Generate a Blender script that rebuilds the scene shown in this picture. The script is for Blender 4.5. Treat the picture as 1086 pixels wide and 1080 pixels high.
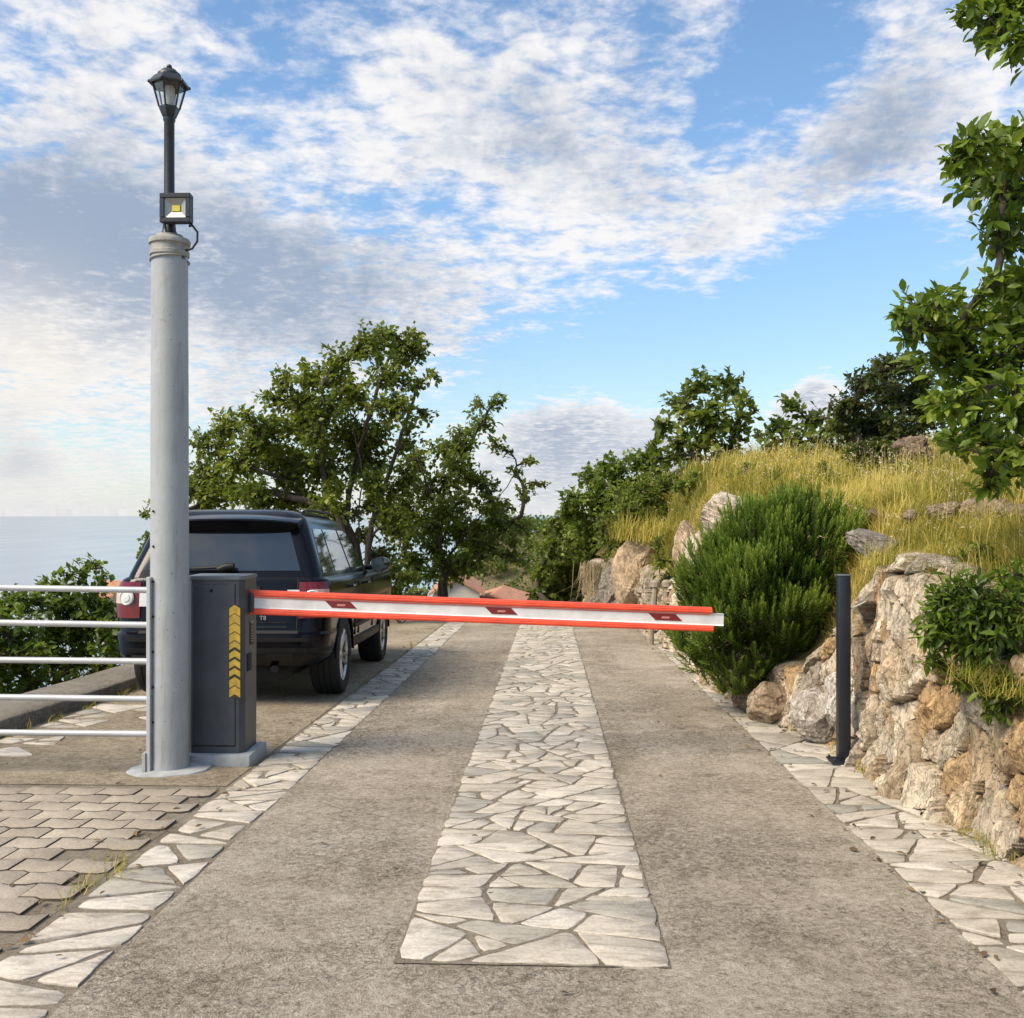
import bpy, bmesh, math, random
import numpy as np
from mathutils import Vector, Matrix, Quaternion

for o in list(bpy.data.objects):
    bpy.data.objects.remove(o)
SC = bpy.context.scene
COL = SC.collection
R = math.radians

# ------------------------------------------------------------------ camera
F = 1050.0            # focal length in photo pixels (photo is 1086 wide)
CX, CY = 543.0, 540.0
YAW = math.atan(39.6 / F)
EYE = np.array([0.0, 0.0, 1.52])
FWD = np.array([-math.sin(YAW), math.cos(YAW), 0.0])
RGT = np.array([math.cos(YAW), math.sin(YAW), 0.0])
UP = np.array([0.0, 0.0, 1.0])
SLOPE = 0.0362

cam = bpy.data.cameras.new("camera")
cam.sensor_fit = 'HORIZONTAL'
cam.sensor_width = 36.0
cam.lens = 36.0 * F / 1086.0
cam.clip_start = 0.05
cam.clip_end = 80000.0
cam_o = bpy.data.objects.new("camera", cam)
COL.objects.link(cam_o)
cam_o.location = EYE
cam_o.rotation_euler = (R(90), 0, YAW)
SC.camera = cam_o

# ------------------------------------------------------------------ world, sun, exposure
SUN_DIR = Vector((-0.58, -0.40, 0.72)).normalized()
SUN_EL = math.asin(SUN_DIR.z)
SUN_ROT = math.atan2(SUN_DIR.x, SUN_DIR.y)
SC.view_settings.view_transform = 'Standard'
SC.view_settings.look = 'None'
SC.view_settings.exposure = 1.0
SC.view_settings.gamma = 1.0
SC.view_settings.use_curve_mapping = False
SC.render.engine = 'CYCLES'
SC.cycles.max_bounces = 6
SC.cycles.diffuse_bounces = 3
SC.cycles.glossy_bounces = 3
SC.cycles.transmission_bounces = 4
SC.cycles.transparent_max_bounces = 6
SC.cycles.use_denoising = True
SC.cycles.sample_clamp_indirect = 6.0


def pdir(px, py):
    d = FWD + RGT * ((px - CX) / F) + UP * ((CY - py) / F)
    return d / np.linalg.norm(d)


class NT:
    """small node-tree writer"""
    def __init__(self, tree):
        self.t = tree
        tree.nodes.clear()

    def n(self, typ, props=None, **ins):
        nd = self.t.nodes.new(typ)
        for k, v in (props or {}).items():
            setattr(nd, k, v)
        for k, v in ins.items():
            key = int(k[1:]) if k[0] == 'i' and k[1:].isdigit() else k.replace('_', ' ')
            s = nd.inputs[key]
            if isinstance(v, bpy.types.NodeSocket):
                self.t.links.new(v, s)
            elif isinstance(v, bpy.types.Node):
                self.t.links.new(v.outputs[0], s)
            else:
                if isinstance(v, (tuple, list)) and len(v) == 3 and s.type == 'RGBA':
                    v = (*v, 1.0)
                s.default_value = v
        return nd

    def m(self, op, a, b=0.0, c=0.0, clamp=False):
        return self.n('ShaderNodeMath', {'operation': op, 'use_clamp': clamp}, i0=a, i1=b, i2=c).outputs[0]

    def vm(self, op, a, b=(0, 0, 0)):
        nd = self.n('ShaderNodeVectorMath', {'operation': op}, i0=a)
        if isinstance(b, (bpy.types.NodeSocket, bpy.types.Node)):
            self.t.links.new(b if isinstance(b, bpy.types.NodeSocket) else b.outputs[0], nd.inputs[1])
        else:
            nd.inputs[1].default_value = b
        return nd.outputs['Value'] if op in ('DOT_PRODUCT', 'LENGTH') else nd.outputs[0]

    def noise(self, vec, scale, detail=4.0, rough=0.55, dist=0.0):
        return self.n('ShaderNodeTexNoise', None, Vector=vec, Scale=scale, Detail=detail, Roughness=rough, Distortion=dist).outputs[0]

    def ramp(self, fac, stops):
        nd = self.n('ShaderNodeValToRGB', None, Fac=fac)
        e = nd.color_ramp.elements
        while len(e) > 1:
            e.remove(e[-1])
        e[0].position, e[0].color = stops[0][0], _c4(stops[0][1])
        for p, c in stops[1:]:
            q = e.new(p)
            q.color = _c4(c)
        return nd.outputs[0]

    def mix(self, f, a, b, blend='MIX'):
        nd = self.n('ShaderNodeMix', {'data_type': 'RGBA', 'blend_type': blend})
        for idx, v in ((0, f), (6, a), (7, b)):
            s = nd.inputs[idx]
            if isinstance(v, bpy.types.NodeSocket):
                self.t.links.new(v, s)
            else:
                s.default_value = _c4(v) if idx else v
        return nd.outputs[2]

    def sstep(self, v, a, b):
        nd = self.n('ShaderNodeMapRange', {'interpolation_type': 'SMOOTHSTEP'}, Value=v)
        nd.inputs[1].default_value = a
        nd.inputs[2].default_value = b
        return nd.outputs[0]


def _c4(c):
    if isinstance(c, (int, float)):
        return (c, c, c, 1.0)
    return (*c, 1.0) if len(c) == 3 else c


def build_world():
    w = bpy.data.worlds.new("World")
    SC.world = w
    w.use_nodes = True
    t = NT(w.node_tree)
    sky = t.n('ShaderNodeTexSky', {'sky_type': 'NISHITA', 'sun_disc': False, 'sun_elevation': SUN_EL,
                                   'sun_rotation': SUN_ROT, 'altitude': 200.0, 'air_density': 1.0,
                                   'dust_density': 0.6, 'ozone_density': 1.2})
    D = t.vm('NORMALIZE', t.n('ShaderNodeTexCoord').outputs['Generated'])
    sep = t.n('ShaderNodeSeparateXYZ', None, Vector=D)
    x, y, z = sep.outputs
    zz = t.m('ADD', t.m('MAXIMUM', z, 0.0), 0.10)
    px = t.m('DIVIDE', x, zz)
    py = t.m('DIVIDE', y, zz)
    P = t.n('ShaderNodeCombineXYZ', None, X=px, Y=py, Z=0.0).outputs[0]
    # broad cloud banks run diagonally; rotate and stretch their coordinates
    mp = t.n('ShaderNodeMapping', None, Vector=P, Rotation=(0, 0, R(38)), Scale=(0.55, 1.0, 1.0)).outputs[0]
    n1 = t.noise(mp, 1.15, 9.0, 0.60, 0.25)
    n2 = t.noise(P, 9.0, 6.0, 0.58, 0.25)
    n5 = t.noise(P, 24.0, 5.0, 0.60, 0.3)
    n3 = t.noise(D, 5.5, 5.0, 0.55, 0.2)
    n4 = t.noise(D, 26.0, 6.0, 0.62, 0.4)

    def gsum(lst):
        acc = None
        for (gx, gy, r, a) in lst:
            dv = pdir(gx, gy)
            dt = t.vm('DOT_PRODUCT', D, tuple(dv))
            s = r / F
            e = t.m('EXPONENT', t.m('MULTIPLY', t.m('SUBTRACT', dt, 1.0), 2.0 / (s * s)))
            e = t.m('MULTIPLY', e, a)
            acc = e if acc is None else t.m('ADD', acc, e)
        return acc
    cover = gsum([
        (560, 390, 70, -.30), (690, 370, 80, -.36), (840, 350, 90, -.42), (930, 300, 65, -.28), (640, 430, 40, -.12),
        (820, 85, 45, -.22), (750, 140, 35, -.10), (890, 45, 40, -.20), (940, 230, 50, -.10), (700, 20, 60, .10),
        (300, 215, 32, -.14), (290, 60, 30, -.12), (240, 140, 30, -.12), (385, 235, 35, -.16), (470, 215, 28, -.15),
        (120, 430, 50, -.20), (60, 455, 40, -.12), (500, 40, 30, -.10), (160, 170, 30, -.10), (40, 60, 30, -.12),
        (640, 230, 70, .20), (560, 110, 110, .25), (780, 240, 70, .28), (900, 170, 70, .22), (450, 150, 70, .12),
        (350, 310, 130, .25), (120, 280, 110, .30), (60, 370, 90, .30), (560, 330, 60, .20), (420, 30, 80, .12),
        (110, 60, 110, .16), (620, 470, 60, .48), (560, 480, 55, .42), (870, 418, 30, .62), (840, 440, 30, .4), (700, 475, 45, .42), (640, 440, 30, .25),
        (20, 520, 60, .25), (560, 560, 60, .25), (980, 90, 80, .22), (250, 270, 90, .16), (470, 330, 60, .14), (130, 470, 70, .14), (720, 300, 60, .12), (640, 345, 40, .14)])
    grey = gsum([
        (110, 270, 90, .65), (330, 310, 110, .60), (30, 230, 60, .4), (520, 340, 70, .45), (50, 170, 70, .3), (560, 130, 70, .40),
        (720, 200, 60, .50), (880, 200, 60, .40), (600, 490, 35, .30), (560, 400, 40, .2), (20, 488, 25, .5),
        (960, 130, 60, .35), (700, 60, 50, .3), (60, 360, 70, -.4), (190, 370, 50, -.35), (640, 270, 60, -.25),
        (800, 260, 50, -.35), (440, 130, 60, -.3), (330, 150, 60, -.3), (560, 230, 50, -.2)])
    dens = t.m('ADD', t.m('ADD', t.m('MULTIPLY', n1, 0.62), t.m('MULTIPLY', n2, 0.74)), cover)
    dens = t.m('ADD', dens, t.m('MULTIPLY', t.m('SUBTRACT', n5, 0.5), 0.34))
    dens = t.m('ADD', dens, t.m('MULTIPLY', t.m('SUBTRACT', n4, 0.5), 0.22))
    cov = t.m('MULTIPLY', t.sstep(dens, 0.60, 0.95), 0.97)
    # flat-lit grey undersides against bright edges
    thick = t.sstep(dens, 0.74, 1.15)
    g = t.m('ADD', t.m('ADD', t.m('MULTIPLY', thick, 0.42), t.m('MULTIPLY', grey, 0.66)), t.m('MULTIPLY', t.m('SUBTRACT', n3, 0.5), 0.9))
    g = t.m('ADD', g, t.m('MULTIPLY', t.m('SUBTRACT', n4, 0.5), 0.45))
    g = t.m('ADD', g, t.m('MULTIPLY', t.m('SUBTRACT', 0.52, n2), 1.5))
    g = t.m('ADD', g, t.m('MULTIPLY', t.m('SUBTRACT', 0.5, n5), 1.1))
    g = t.sstep(g, -0.10, 0.85)
    ccol = t.mix(g, (0.49, 0.48, 0.478), (0.175, 0.215, 0.285))
    warm = gsum([(30, 375, 70, .6), (180, 395, 50, .4), (20, 520, 80, .4)])
    ccol = t.mix(t.m('MULTIPLY', warm, 1.0, clamp=True), ccol, (0.50, 0.465, 0.415))
    # clouds high overhead, out of frame, are brightened as added ambient fill
    zen_fill = t.m('ADD', 1.0, t.m('MULTIPLY', t.sstep(z, 0.55, 0.85), 0.9))
    ccol = t.vm('MULTIPLY', ccol, t.n('ShaderNodeCombineXYZ', None, X=zen_fill, Y=zen_fill, Z=zen_fill))
    # pale sea-level air near the horizon
    hz = t.m('EXPONENT', t.m('MULTIPLY', t.m('MAXIMUM', z, 0.0), -17.0))
    hz = t.m('MULTIPLY', hz, 0.80)
    cov2 = t.m('MAXIMUM', cov, hz)
    ccol = t.mix(t.m('MULTIPLY', hz, 0.8), ccol, (0.40, 0.405, 0.41))
    skyc = t.mix(1.0, sky.outputs[0], t.mix(t.sstep(z, 0.02, 0.36), (0.62, 0.70, 0.76), (0.79, 0.915, 0.965)), 'MULTIPLY')
    b1 = t.n('ShaderNodeBackground', None, Color=skyc, Strength=0.11)
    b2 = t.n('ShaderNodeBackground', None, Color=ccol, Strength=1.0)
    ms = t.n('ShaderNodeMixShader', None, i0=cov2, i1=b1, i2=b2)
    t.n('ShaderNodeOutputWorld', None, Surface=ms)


build_world()
sun = bpy.data.lights.new("sun", 'SUN')
sun.energy = 2.8
sun.angle = R(28)
sun.color = (1.0, 0.86, 0.68)
sun_o = bpy.data.objects.new("sun", sun)
COL.objects.link(sun_o)
sun_o.rotation_euler = SUN_DIR.to_track_quat('Z', 'Y').to_euler()
sun_o.location = (-10, -5, 12)

# ------------------------------------------------------------------ helpers: positions
def road_z(y):
    y = np.asarray(y, float)
    e = np.maximum(y - 21.0, 0.0)
    drop = np.where(e < 20, 0.006 * e * e, 0.006 * 400 + 0.24 * (e - 20))
    return -SLOPE * y - drop


def at(px, py, d):
    return EYE + d * (FWD + RGT * ((px - CX) / F) + UP * ((CY - py) / F))


def gp(px, py, dz=0.0):
    v = FWD + RGT * ((px - CX) / F) + UP * ((CY - py) / F)
    t = (EYE[2] - dz) / -(v[2] + SLOPE * v[1])
    return EYE + t * v


# ------------------------------------------------------------------ helpers: noise
def _hash(ix, iy, iz, seed):
    h = (ix.astype(np.int64) * 374761393 + iy.astype(np.int64) * 668265263 + iz.astype(np.int64) * 2147483647 + seed * 974634777) & 0xFFFFFFFF
    h = ((h ^ (h >> 13)) * 1274126177) & 0xFFFFFFFF
    h = ((h ^ (h >> 16)) * 2246822519) & 0xFFFFFFFF
    return ((h ^ (h >> 15)) & 0xFFFFFF) / float(0xFFFFFF)


def vnoise(P, seed=0):
    P = np.asarray(P, float)
    i = np.floor(P).astype(np.int64)
    f = P - i
    f = f * f * f * (f * (f * 6 - 15) + 10)
    out = 0
    for dx in (0, 1):
        for dy in (0, 1):
            for dz in (0, 1):
                w = (f[:, 0] if dx else 1 - f[:, 0]) * (f[:, 1] if dy else 1 - f[:, 1]) * (f[:, 2] if dz else 1 - f[:, 2])
                out = out + w * _hash(i[:, 0] + dx, i[:, 1] + dy, i[:, 2] + dz, seed)
    return out * 2 - 1


def fbm(P, octv=4, seed=0, gain=0.5):
    P = np.asarray(P, float)
    a, s, tot = 1.0, 0, 0
    for k in range(octv):
        s = s + a * vnoise(P * (2.03 ** k) + 17.3 * k, seed + k)
        tot += a
        a *= gain
    return s / tot


def unit(a):
    return a / (np.linalg.norm(a, axis=-1, keepdims=True) + 1e-9)


def sstep(a, b, x):
    t = np.clip((x - a) / (b - a), 0, 1)
    return t * t * (3 - 2 * t)


# ------------------------------------------------------------------ helpers: objects
def tag(o, label=None, cat=None, group=None, kind=None):
    if label:
        o['label'] = label
    if cat:
        o['category'] = cat
    if group:
        o['group'] = group
    if kind:
        o['kind'] = kind
    return o


def empty(name, loc=(0, 0, 0), rz=0.0):
    o = bpy.data.objects.new(name, None)
    o.empty_display_size = 0.2
    o.location = loc
    o.rotation_euler = (0, 0, rz)
    COL.objects.link(o)
    return o


def finish(name, me, m, parent=None, smooth=None):
    if m is not None:
        for mm in (m if isinstance(m, (list, tuple)) else [m]):
            me.materials.append(mm)
    if smooth is not None:
        me.shade_smooth()
        if smooth < 179:
            me.set_sharp_from_angle(angle=R(smooth))
    o = bpy.data.objects.new(name, me)
    COL.objects.link(o)
    if parent is not None:
        o.parent = parent
    return o


def link(name, bm, m, parent=None, smooth=35):
    bmesh.ops.recalc_face_normals(bm, faces=bm.faces)
    me = bpy.data.meshes.new(name)
    bm.to_mesh(me)
    bm.free()
    return finish(name, me, m, parent, smooth)


def np_mesh(name, V, Fa, m, parent=None, smooth=None, col=None, tone=None):
    """V (n,3); Fa (m,k) faces all of one size (or list of such arrays)"""
    me = bpy.data.meshes.new(name)
    V = np.asarray(V, np.float32)
    Fs = Fa if isinstance(Fa, list) else [Fa]
    Fs = [np.asarray(f, np.int32) for f in Fs if len(f)]
    me.vertices.add(len(V))
    me.vertices.foreach_set('co', V.ravel())
    nl = sum(f.size for f in Fs)
    me.loops.add(nl)
    me.loops.foreach_set('vertex_index', np.concatenate([f.ravel() for f in Fs]))
    npoly = sum(len(f) for f in Fs)
    me.polygons.add(npoly)
    starts, tot = [], 0
    for f in Fs:
        k = f.shape[1]
        starts.append(tot + np.arange(len(f)) * k)
        tot += f.size
    me.polygons.foreach_set('loop_start', np.concatenate(starts).astype(np.int32))
    me.update(calc_edges=True)
    me.validate(clean_customdata=False)
    if col is not None:
        a = me.attributes.new('Col', 'FLOAT_COLOR', 'POINT')
        c = np.ones((len(V), 4), np.float32)
        c[:, :3] = col
        a.data.foreach_set('color', c.ravel())
    if tone is not None:
        a = me.attributes.new('tone', 'FLOAT', 'POINT')
        a.data.foreach_set('value', np.asarray(tone, np.float32))
    return finish(name, me, m, parent, smooth)


def bbox(bm, x0, x1, y0, y1, z0, z1, bev=0.0, seg=2):
    vs = [bm.verts.new(p) for p in ((x0, y0, z0), (x1, y0, z0), (x1, y1, z0), (x0, y1, z0),
                                    (x0, y0, z1), (x1, y0, z1), (x1, y1, z1), (x0, y1, z1))]
    fs = [bm.faces.new([vs[i] for i in q]) for q in ((3, 2, 1, 0), (4, 5, 6, 7), (0, 1, 5, 4), (1, 2, 6, 5), (2, 3, 7, 6), (3, 0, 4, 7))]
    if bev > 0:
        es = list({e for f in fs for e in f.edges})
        bmesh.ops.bevel(bm, geom=es, offset=bev, segments=seg, profile=0.5, affect='EDGES')
    return bm


def frames(pts):
    pts = [Vector(p) for p in pts]
    out = []
    t0 = (pts[1] - pts[0]).normalized()
    ref = Vector((0, 0, 1)) if abs(t0.z) < 0.9 else Vector((1, 0, 0))
    u = t0.cross(ref).normalized()
    for i, p in enumerate(pts):
        t = (pts[min(i + 1, len(pts) - 1)] - pts[max(i - 1, 0)])
        t = t.normalized() if t.length > 1e-9 else t0
        u = (u - t * u.dot(t))
        u = u.normalized() if u.length > 1e-6 else t.orthogonal().normalized()
        out.append((p, u, t.cross(u)))
    return out


def btube(bm, pts, rad, n=12, cap=True):
    if not hasattr(rad, '__len__'):
        rad = [rad] * len(pts)
    rings = []
    for (p, u, v), r in zip(frames(pts), rad):
        rings.append([bm.verts.new(p + (u * math.cos(a) + v * math.sin(a)) * r) for a in (2 * math.pi * k / n for k in range(n))])
    for a, b in zip(rings, rings[1:]):
        for k in range(n):
            bm.faces.new((a[k], a[(k + 1) % n], b[(k + 1) % n], b[k]))
    if cap:
        bm.faces.new(rings[0][::-1])
        bm.faces.new(rings[-1])
    return bm


def blathe(bm, prof, n=32, c=(0, 0, 0), axis='z', cap=True):
    rings = []
    for r, h in prof:
        ring = []
        for k in range(n):
            a = 2 * math.pi * k / n
            if axis == 'z':
                p = (c[0] + r * math.cos(a), c[1] + r * math.sin(a), c[2] + h)
            elif axis == 'x':
                p = (c[0] + h, c[1] + r * math.cos(a), c[2] + r * math.sin(a))
            else:
                p = (c[0] + r * math.cos(a), c[1] + h, c[2] + r * math.sin(a))
            ring.append(bm.verts.new(p))
        rings.append(ring)
    for a, b in zip(rings, rings[1:]):
        for k in range(n):
            bm.faces.new((a[k], a[(k + 1) % n], b[(k + 1) % n], b[k]))
    if cap:
        bm.faces.new(rings[0][::-1])
        bm.faces.new(rings[-1])
    return bm


def bprism(bm, poly, axis, a0, a1):
    """extrude a 2d polygon along an axis ('x','y','z')"""
    def mk(p, h):
        return {'x': (h, p[0], p[1]), 'y': (p[0], h, p[1]), 'z': (p[0], p[1], h)}[axis]
    A = [bm.verts.new(mk(p, a0)) for p in poly]
    B = [bm.verts.new(mk(p, a1)) for p in poly]
    n = len(poly)
    bm.faces.new(A[::-1])
    bm.faces.new(B)
    for k in range(n):
        bm.faces.new((A[k], A[(k + 1) % n], B[(k + 1) % n], B[k]))
    return bm


# ------------------------------------------------------------------ materials
MATS = {}


def mat(name, base, rough=0.6, metal=0.0, coat=0.0, spec=0.5, var=0.0, vscale=8.0, bump=0.0, bscale=40.0, alpha=None, trans=0.0):
    if name in MATS:
        return MATS[name]
    m = bpy.data.materials.new(name)
    m.use_nodes = True
    t = NT(m.node_tree)
    P = t.n('ShaderNodeBsdfPrincipled', None, Roughness=rough, Metallic=metal)
    P.inputs['Coat Weight'].default_value = coat
    P.inputs['Coat Roughness'].default_value = 0.04
    P.inputs['Specular IOR Level'].default_value = spec
    P.inputs['Transmission Weight'].default_value = trans
    P.inputs['Base Color'].default_value = _c4(base)
    co = t.n('ShaderNodeTexCoord').outputs['Object']
    if var > 0:
        nz = t.noise(co, vscale, 5.0, 0.6, 0.2)
        c = t.ramp(nz, [(0.3, tuple(b * (1 - var) for b in base)), (0.7, tuple(min(1, b * (1 + var)) for b in base))])
        t.t.links.new(c, P.inputs['Base Color'])
    if bump > 0:
        b = t.n('ShaderNodeBump', None, Strength=bump, Distance=0.004, Height=t.noise(co, bscale, 4.0, 0.6))
        t.t.links.new(b.outputs[0], P.inputs['Normal'])
    t.n('ShaderNodeOutputMaterial', None, Surface=P)
    MATS[name] = m
    return m


def mat_custom(name, fn):
    m = bpy.data.materials.new(name)
    m.use_nodes = True
    t = NT(m.node_tree)
    sh = fn(t)
    t.n('ShaderNodeOutputMaterial', None, Surface=sh)
    MATS[name] = m
    return m


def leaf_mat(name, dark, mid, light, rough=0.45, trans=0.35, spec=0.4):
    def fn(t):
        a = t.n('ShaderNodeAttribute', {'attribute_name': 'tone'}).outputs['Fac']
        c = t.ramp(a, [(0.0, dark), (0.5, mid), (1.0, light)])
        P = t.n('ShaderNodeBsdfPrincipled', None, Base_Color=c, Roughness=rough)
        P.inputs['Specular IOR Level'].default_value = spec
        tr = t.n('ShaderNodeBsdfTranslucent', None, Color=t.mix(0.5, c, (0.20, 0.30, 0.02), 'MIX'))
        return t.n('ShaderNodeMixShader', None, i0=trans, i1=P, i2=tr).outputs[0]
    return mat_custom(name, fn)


def f_concrete(t, base, dark, light, sc=1.0, joints=False):
    co = t.n('ShaderNodeTexCoord').outputs['Object']
    big = t.noise(co, 0.8 * sc, 6.0, 0.66, 0.6)
    mid = t.noise(co, 5.0 * sc, 7.0, 0.74, 0.5)
    grit = t.noise(co, 30.0 * sc, 6.0, 0.80, 0.0)
    fine = t.noise(co, 120.0 * sc, 3.0, 0.7)
    lane = t.noise(t.n('ShaderNodeMapping', None, Vector=co, Scale=(2.6, 0.16, 1)).outputs[0], 1.0, 4.0, 0.6, 0.3)
    f = t.m('ADD', t.m('MULTIPLY', big, 0.42), t.m('ADD', t.m('MULTIPLY', mid, 0.40), t.m('MULTIPLY', grit, 0.98)))
    f = t.m('ADD', f, t.m('ADD', t.m('MULTIPLY', fine, 0.34), t.m('MULTIPLY', lane, 0.22)))
    c = t.ramp(t.m('MULTIPLY', f, 0.4237), [(0.39, dark), (0.485, base), (0.58, light)])
    # worn skin: thin worm-like cracks where the surface has broken up
    wr = t.noise(co, 16.0 * sc, 5.0, 0.7, 0.8)
    worm = t.sstep(t.m('ABSOLUTE', t.m('SUBTRACT', wr, 0.5)), 0.020, 0.0)
    worm = t.m('MULTIPLY', worm, t.sstep(t.noise(co, 1.1 * sc, 4.0, 0.6, 0.2), 0.42, 0.62))
    c = t.mix(t.m('MULTIPLY', worm, 0.55), c, tuple(v * 0.75 for v in dark))
    # stains
    st = t.sstep(t.noise(co, 1.9 * sc, 6.0, 0.7, 1.0), 0.60, 0.74)
    c = t.mix(t.m('MULTIPLY', st, 0.35), c, tuple(v * 1.25 for v in dark))
    h = t.m('ADD', grit, t.m('ADD', t.m('MULTIPLY', fine, 0.5), t.m('MULTIPLY', worm, -0.5)))
    if joints:
        wv = t.n('ShaderNodeVectorMath', {'operation': 'ADD'}, i0=co, i1=t.n('ShaderNodeMapping', None, Vector=t.n('ShaderNodeTexNoise', None, Vector=co, Scale=2.0, Detail=5.0).outputs['Color'], Scale=(0.35, 0.35, 0)).outputs[0]).outputs[0]
        vo = t.n('ShaderNodeTexVoronoi', {'feature': 'DISTANCE_TO_EDGE'}, Vector=wv, Scale=0.55).outputs['Distance']
        ck = t.m('MULTIPLY', t.sstep(vo, 0.0030, 0.0006), t.sstep(t.noise(co, 0.7, 3.0, 0.5), 0.50, 0.60))
        yy = t.n('ShaderNodeSeparateXYZ', None, Vector=co).outputs[1]
        jt = t.m('ABSOLUTE', t.m('SUBTRACT', t.m('FRACT', t.m('DIVIDE', t.m('ADD', yy, 1.55), 2.95)), 0.5))
        ck = t.m('MAXIMUM', ck, t.m('MULTIPLY', t.sstep(jt, 0.0022, 0.0008), t.sstep(t.noise(co, 3.0, 4.0, 0.6), 0.35, 0.5)))
        c = t.mix(t.m('MULTIPLY', ck, 0.30), c, tuple(v * 0.5 for v in dark))
        h = t.m('SUBTRACT', h, t.m('MULTIPLY', ck, 0.4))
    P = t.n('ShaderNodeBsdfPrincipled', None, Base_Color=c, Roughness=0.92)
    P.inputs['Specular IOR Level'].default_value = 0.2
    b = t.n('ShaderNodeBump', None, Strength=1.0, Distance=0.030, Height=h)
    t.t.links.new(b.outputs[0], P.inputs['Normal'])
    return P.outputs[0]


M_ROAD = mat_custom('road_concrete', lambda t: f_concrete(t, (0.475, 0.402, 0.30), (0.155, 0.124, 0.088), (0.74, 0.66, 0.535), 1.0, True))
M_PARK = mat_custom('dusty_concrete', lambda t: f_concrete(t, (0.40, 0.328, 0.225), (0.17, 0.132, 0.086), (0.60, 0.51, 0.375), 0.8))
M_MORTAR = mat_custom('joint_soil', lambda t: f_concrete(t, (0.385, 0.322, 0.235), (0.15, 0.118, 0.082), (0.53, 0.46, 0.35), 1.4))
M_JOINT = mat_custom('joint_dark', lambda t: f_concrete(t, (0.10, 0.08, 0.055), (0.05, 0.04, 0.03), (0.17, 0.14, 0.10), 1.4))
M_SOIL = mat_custom('soil', lambda t: f_concrete(t, (0.17, 0.135, 0.075), (0.09, 0.07, 0.04), (0.26, 0.21, 0.12), 0.7))
M_KERB = mat_custom('kerb_concrete', lambda t: f_concrete(t, (0.33, 0.29, 0.23), (0.20, 0.17, 0.13), (0.44, 0.40, 0.33), 1.1))


def f_stone(t):
    co = t.n('ShaderNodeTexCoord').outputs['Object']
    a = t.n('ShaderNodeAttribute', {'attribute_name': 'tone'}).outputs['Fac']
    c = t.ramp(a, [(0.0, (0.32, 0.315, 0.28)), (0.25, (0.40, 0.37, 0.31)), (0.6, (0.49, 0.45, 0.385)), (1.0, (0.57, 0.535, 0.47))])
    streak = t.noise(t.n('ShaderNodeMapping', None, Vector=co, Rotation=(0, 0, 0.5), Scale=(1.0, 3.2, 1.0)).outputs[0], 6.0, 7.0, 0.68, 0.8)
    fine = t.noise(co, 70.0, 4.0, 0.7)
    k = t.ramp(streak, [(0.30, (0.58, 0.54, 0.47)), (0.50, (0.97, 0.95, 0.92)), (0.7, (1.12, 1.10, 1.06))])
    c = t.mix(1.0, c, k, 'MULTIPLY')
    c = t.mix(1.0, c, t.ramp(fine, [(0.3, (0.80, 0.78, 0.74)), (0.6, (1.05, 1.05, 1.05))]), 'MULTIPLY')
    P = t.n('ShaderNodeBsdfPrincipled', None, Base_Color=c, Roughness=0.75)
    P.inputs['Specular IOR Level'].default_value = 0.3
    h = t.m('ADD', streak, t.m('MULTIPLY', fine, 0.3))
    b = t.n('ShaderNodeBump', None, Strength=0.7, Distance=0.012, Height=h)
    t.t.links.new(b.outputs[0], P.inputs['Normal'])
    return P.outputs[0]


M_FLAG = mat_custom('flagstone', f_stone)


def f_paver(t):
    co = t.n('ShaderNodeTexCoord').outputs['Object']
    a = t.n('ShaderNodeAttribute', {'attribute_name': 'tone'}).outputs['Fac']
    c = t.ramp(a, [(0.0, (0.31, 0.268, 0.21)), (0.5, (0.375, 0.328, 0.262)), (1.0, (0.44, 0.392, 0.32))])
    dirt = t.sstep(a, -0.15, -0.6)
    big = t.noise(co, 1.6, 5.0, 0.65, 0.3)
    fine = t.noise(co, 80.0, 4.0, 0.7)
    c = t.mix(1.0, c, t.ramp(big, [(0.3, (0.75, 0.72, 0.68)), (0.7, (1.15, 1.13, 1.1))]), 'MULTIPLY')
    c = t.mix(1.0, c, t.ramp(fine, [(0.3, (0.72, 0.70, 0.68)), (0.65, (1.12, 1.12, 1.12))]), 'MULTIPLY')
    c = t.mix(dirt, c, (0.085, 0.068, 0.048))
    P = t.n('ShaderNodeBsdfPrincipled', None, Base_Color=c, Roughness=0.9)
    b = t.n('ShaderNodeBump', None, Strength=0.7, Distance=0.008, Height=t.m('ADD', fine, t.noise(co, 22.0, 4.0, 0.6)))
    t.t.links.new(b.outputs[0], P.inputs['Normal'])
    return P.outputs[0]


M_PAVER = mat_custom('paver', f_paver)


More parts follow.
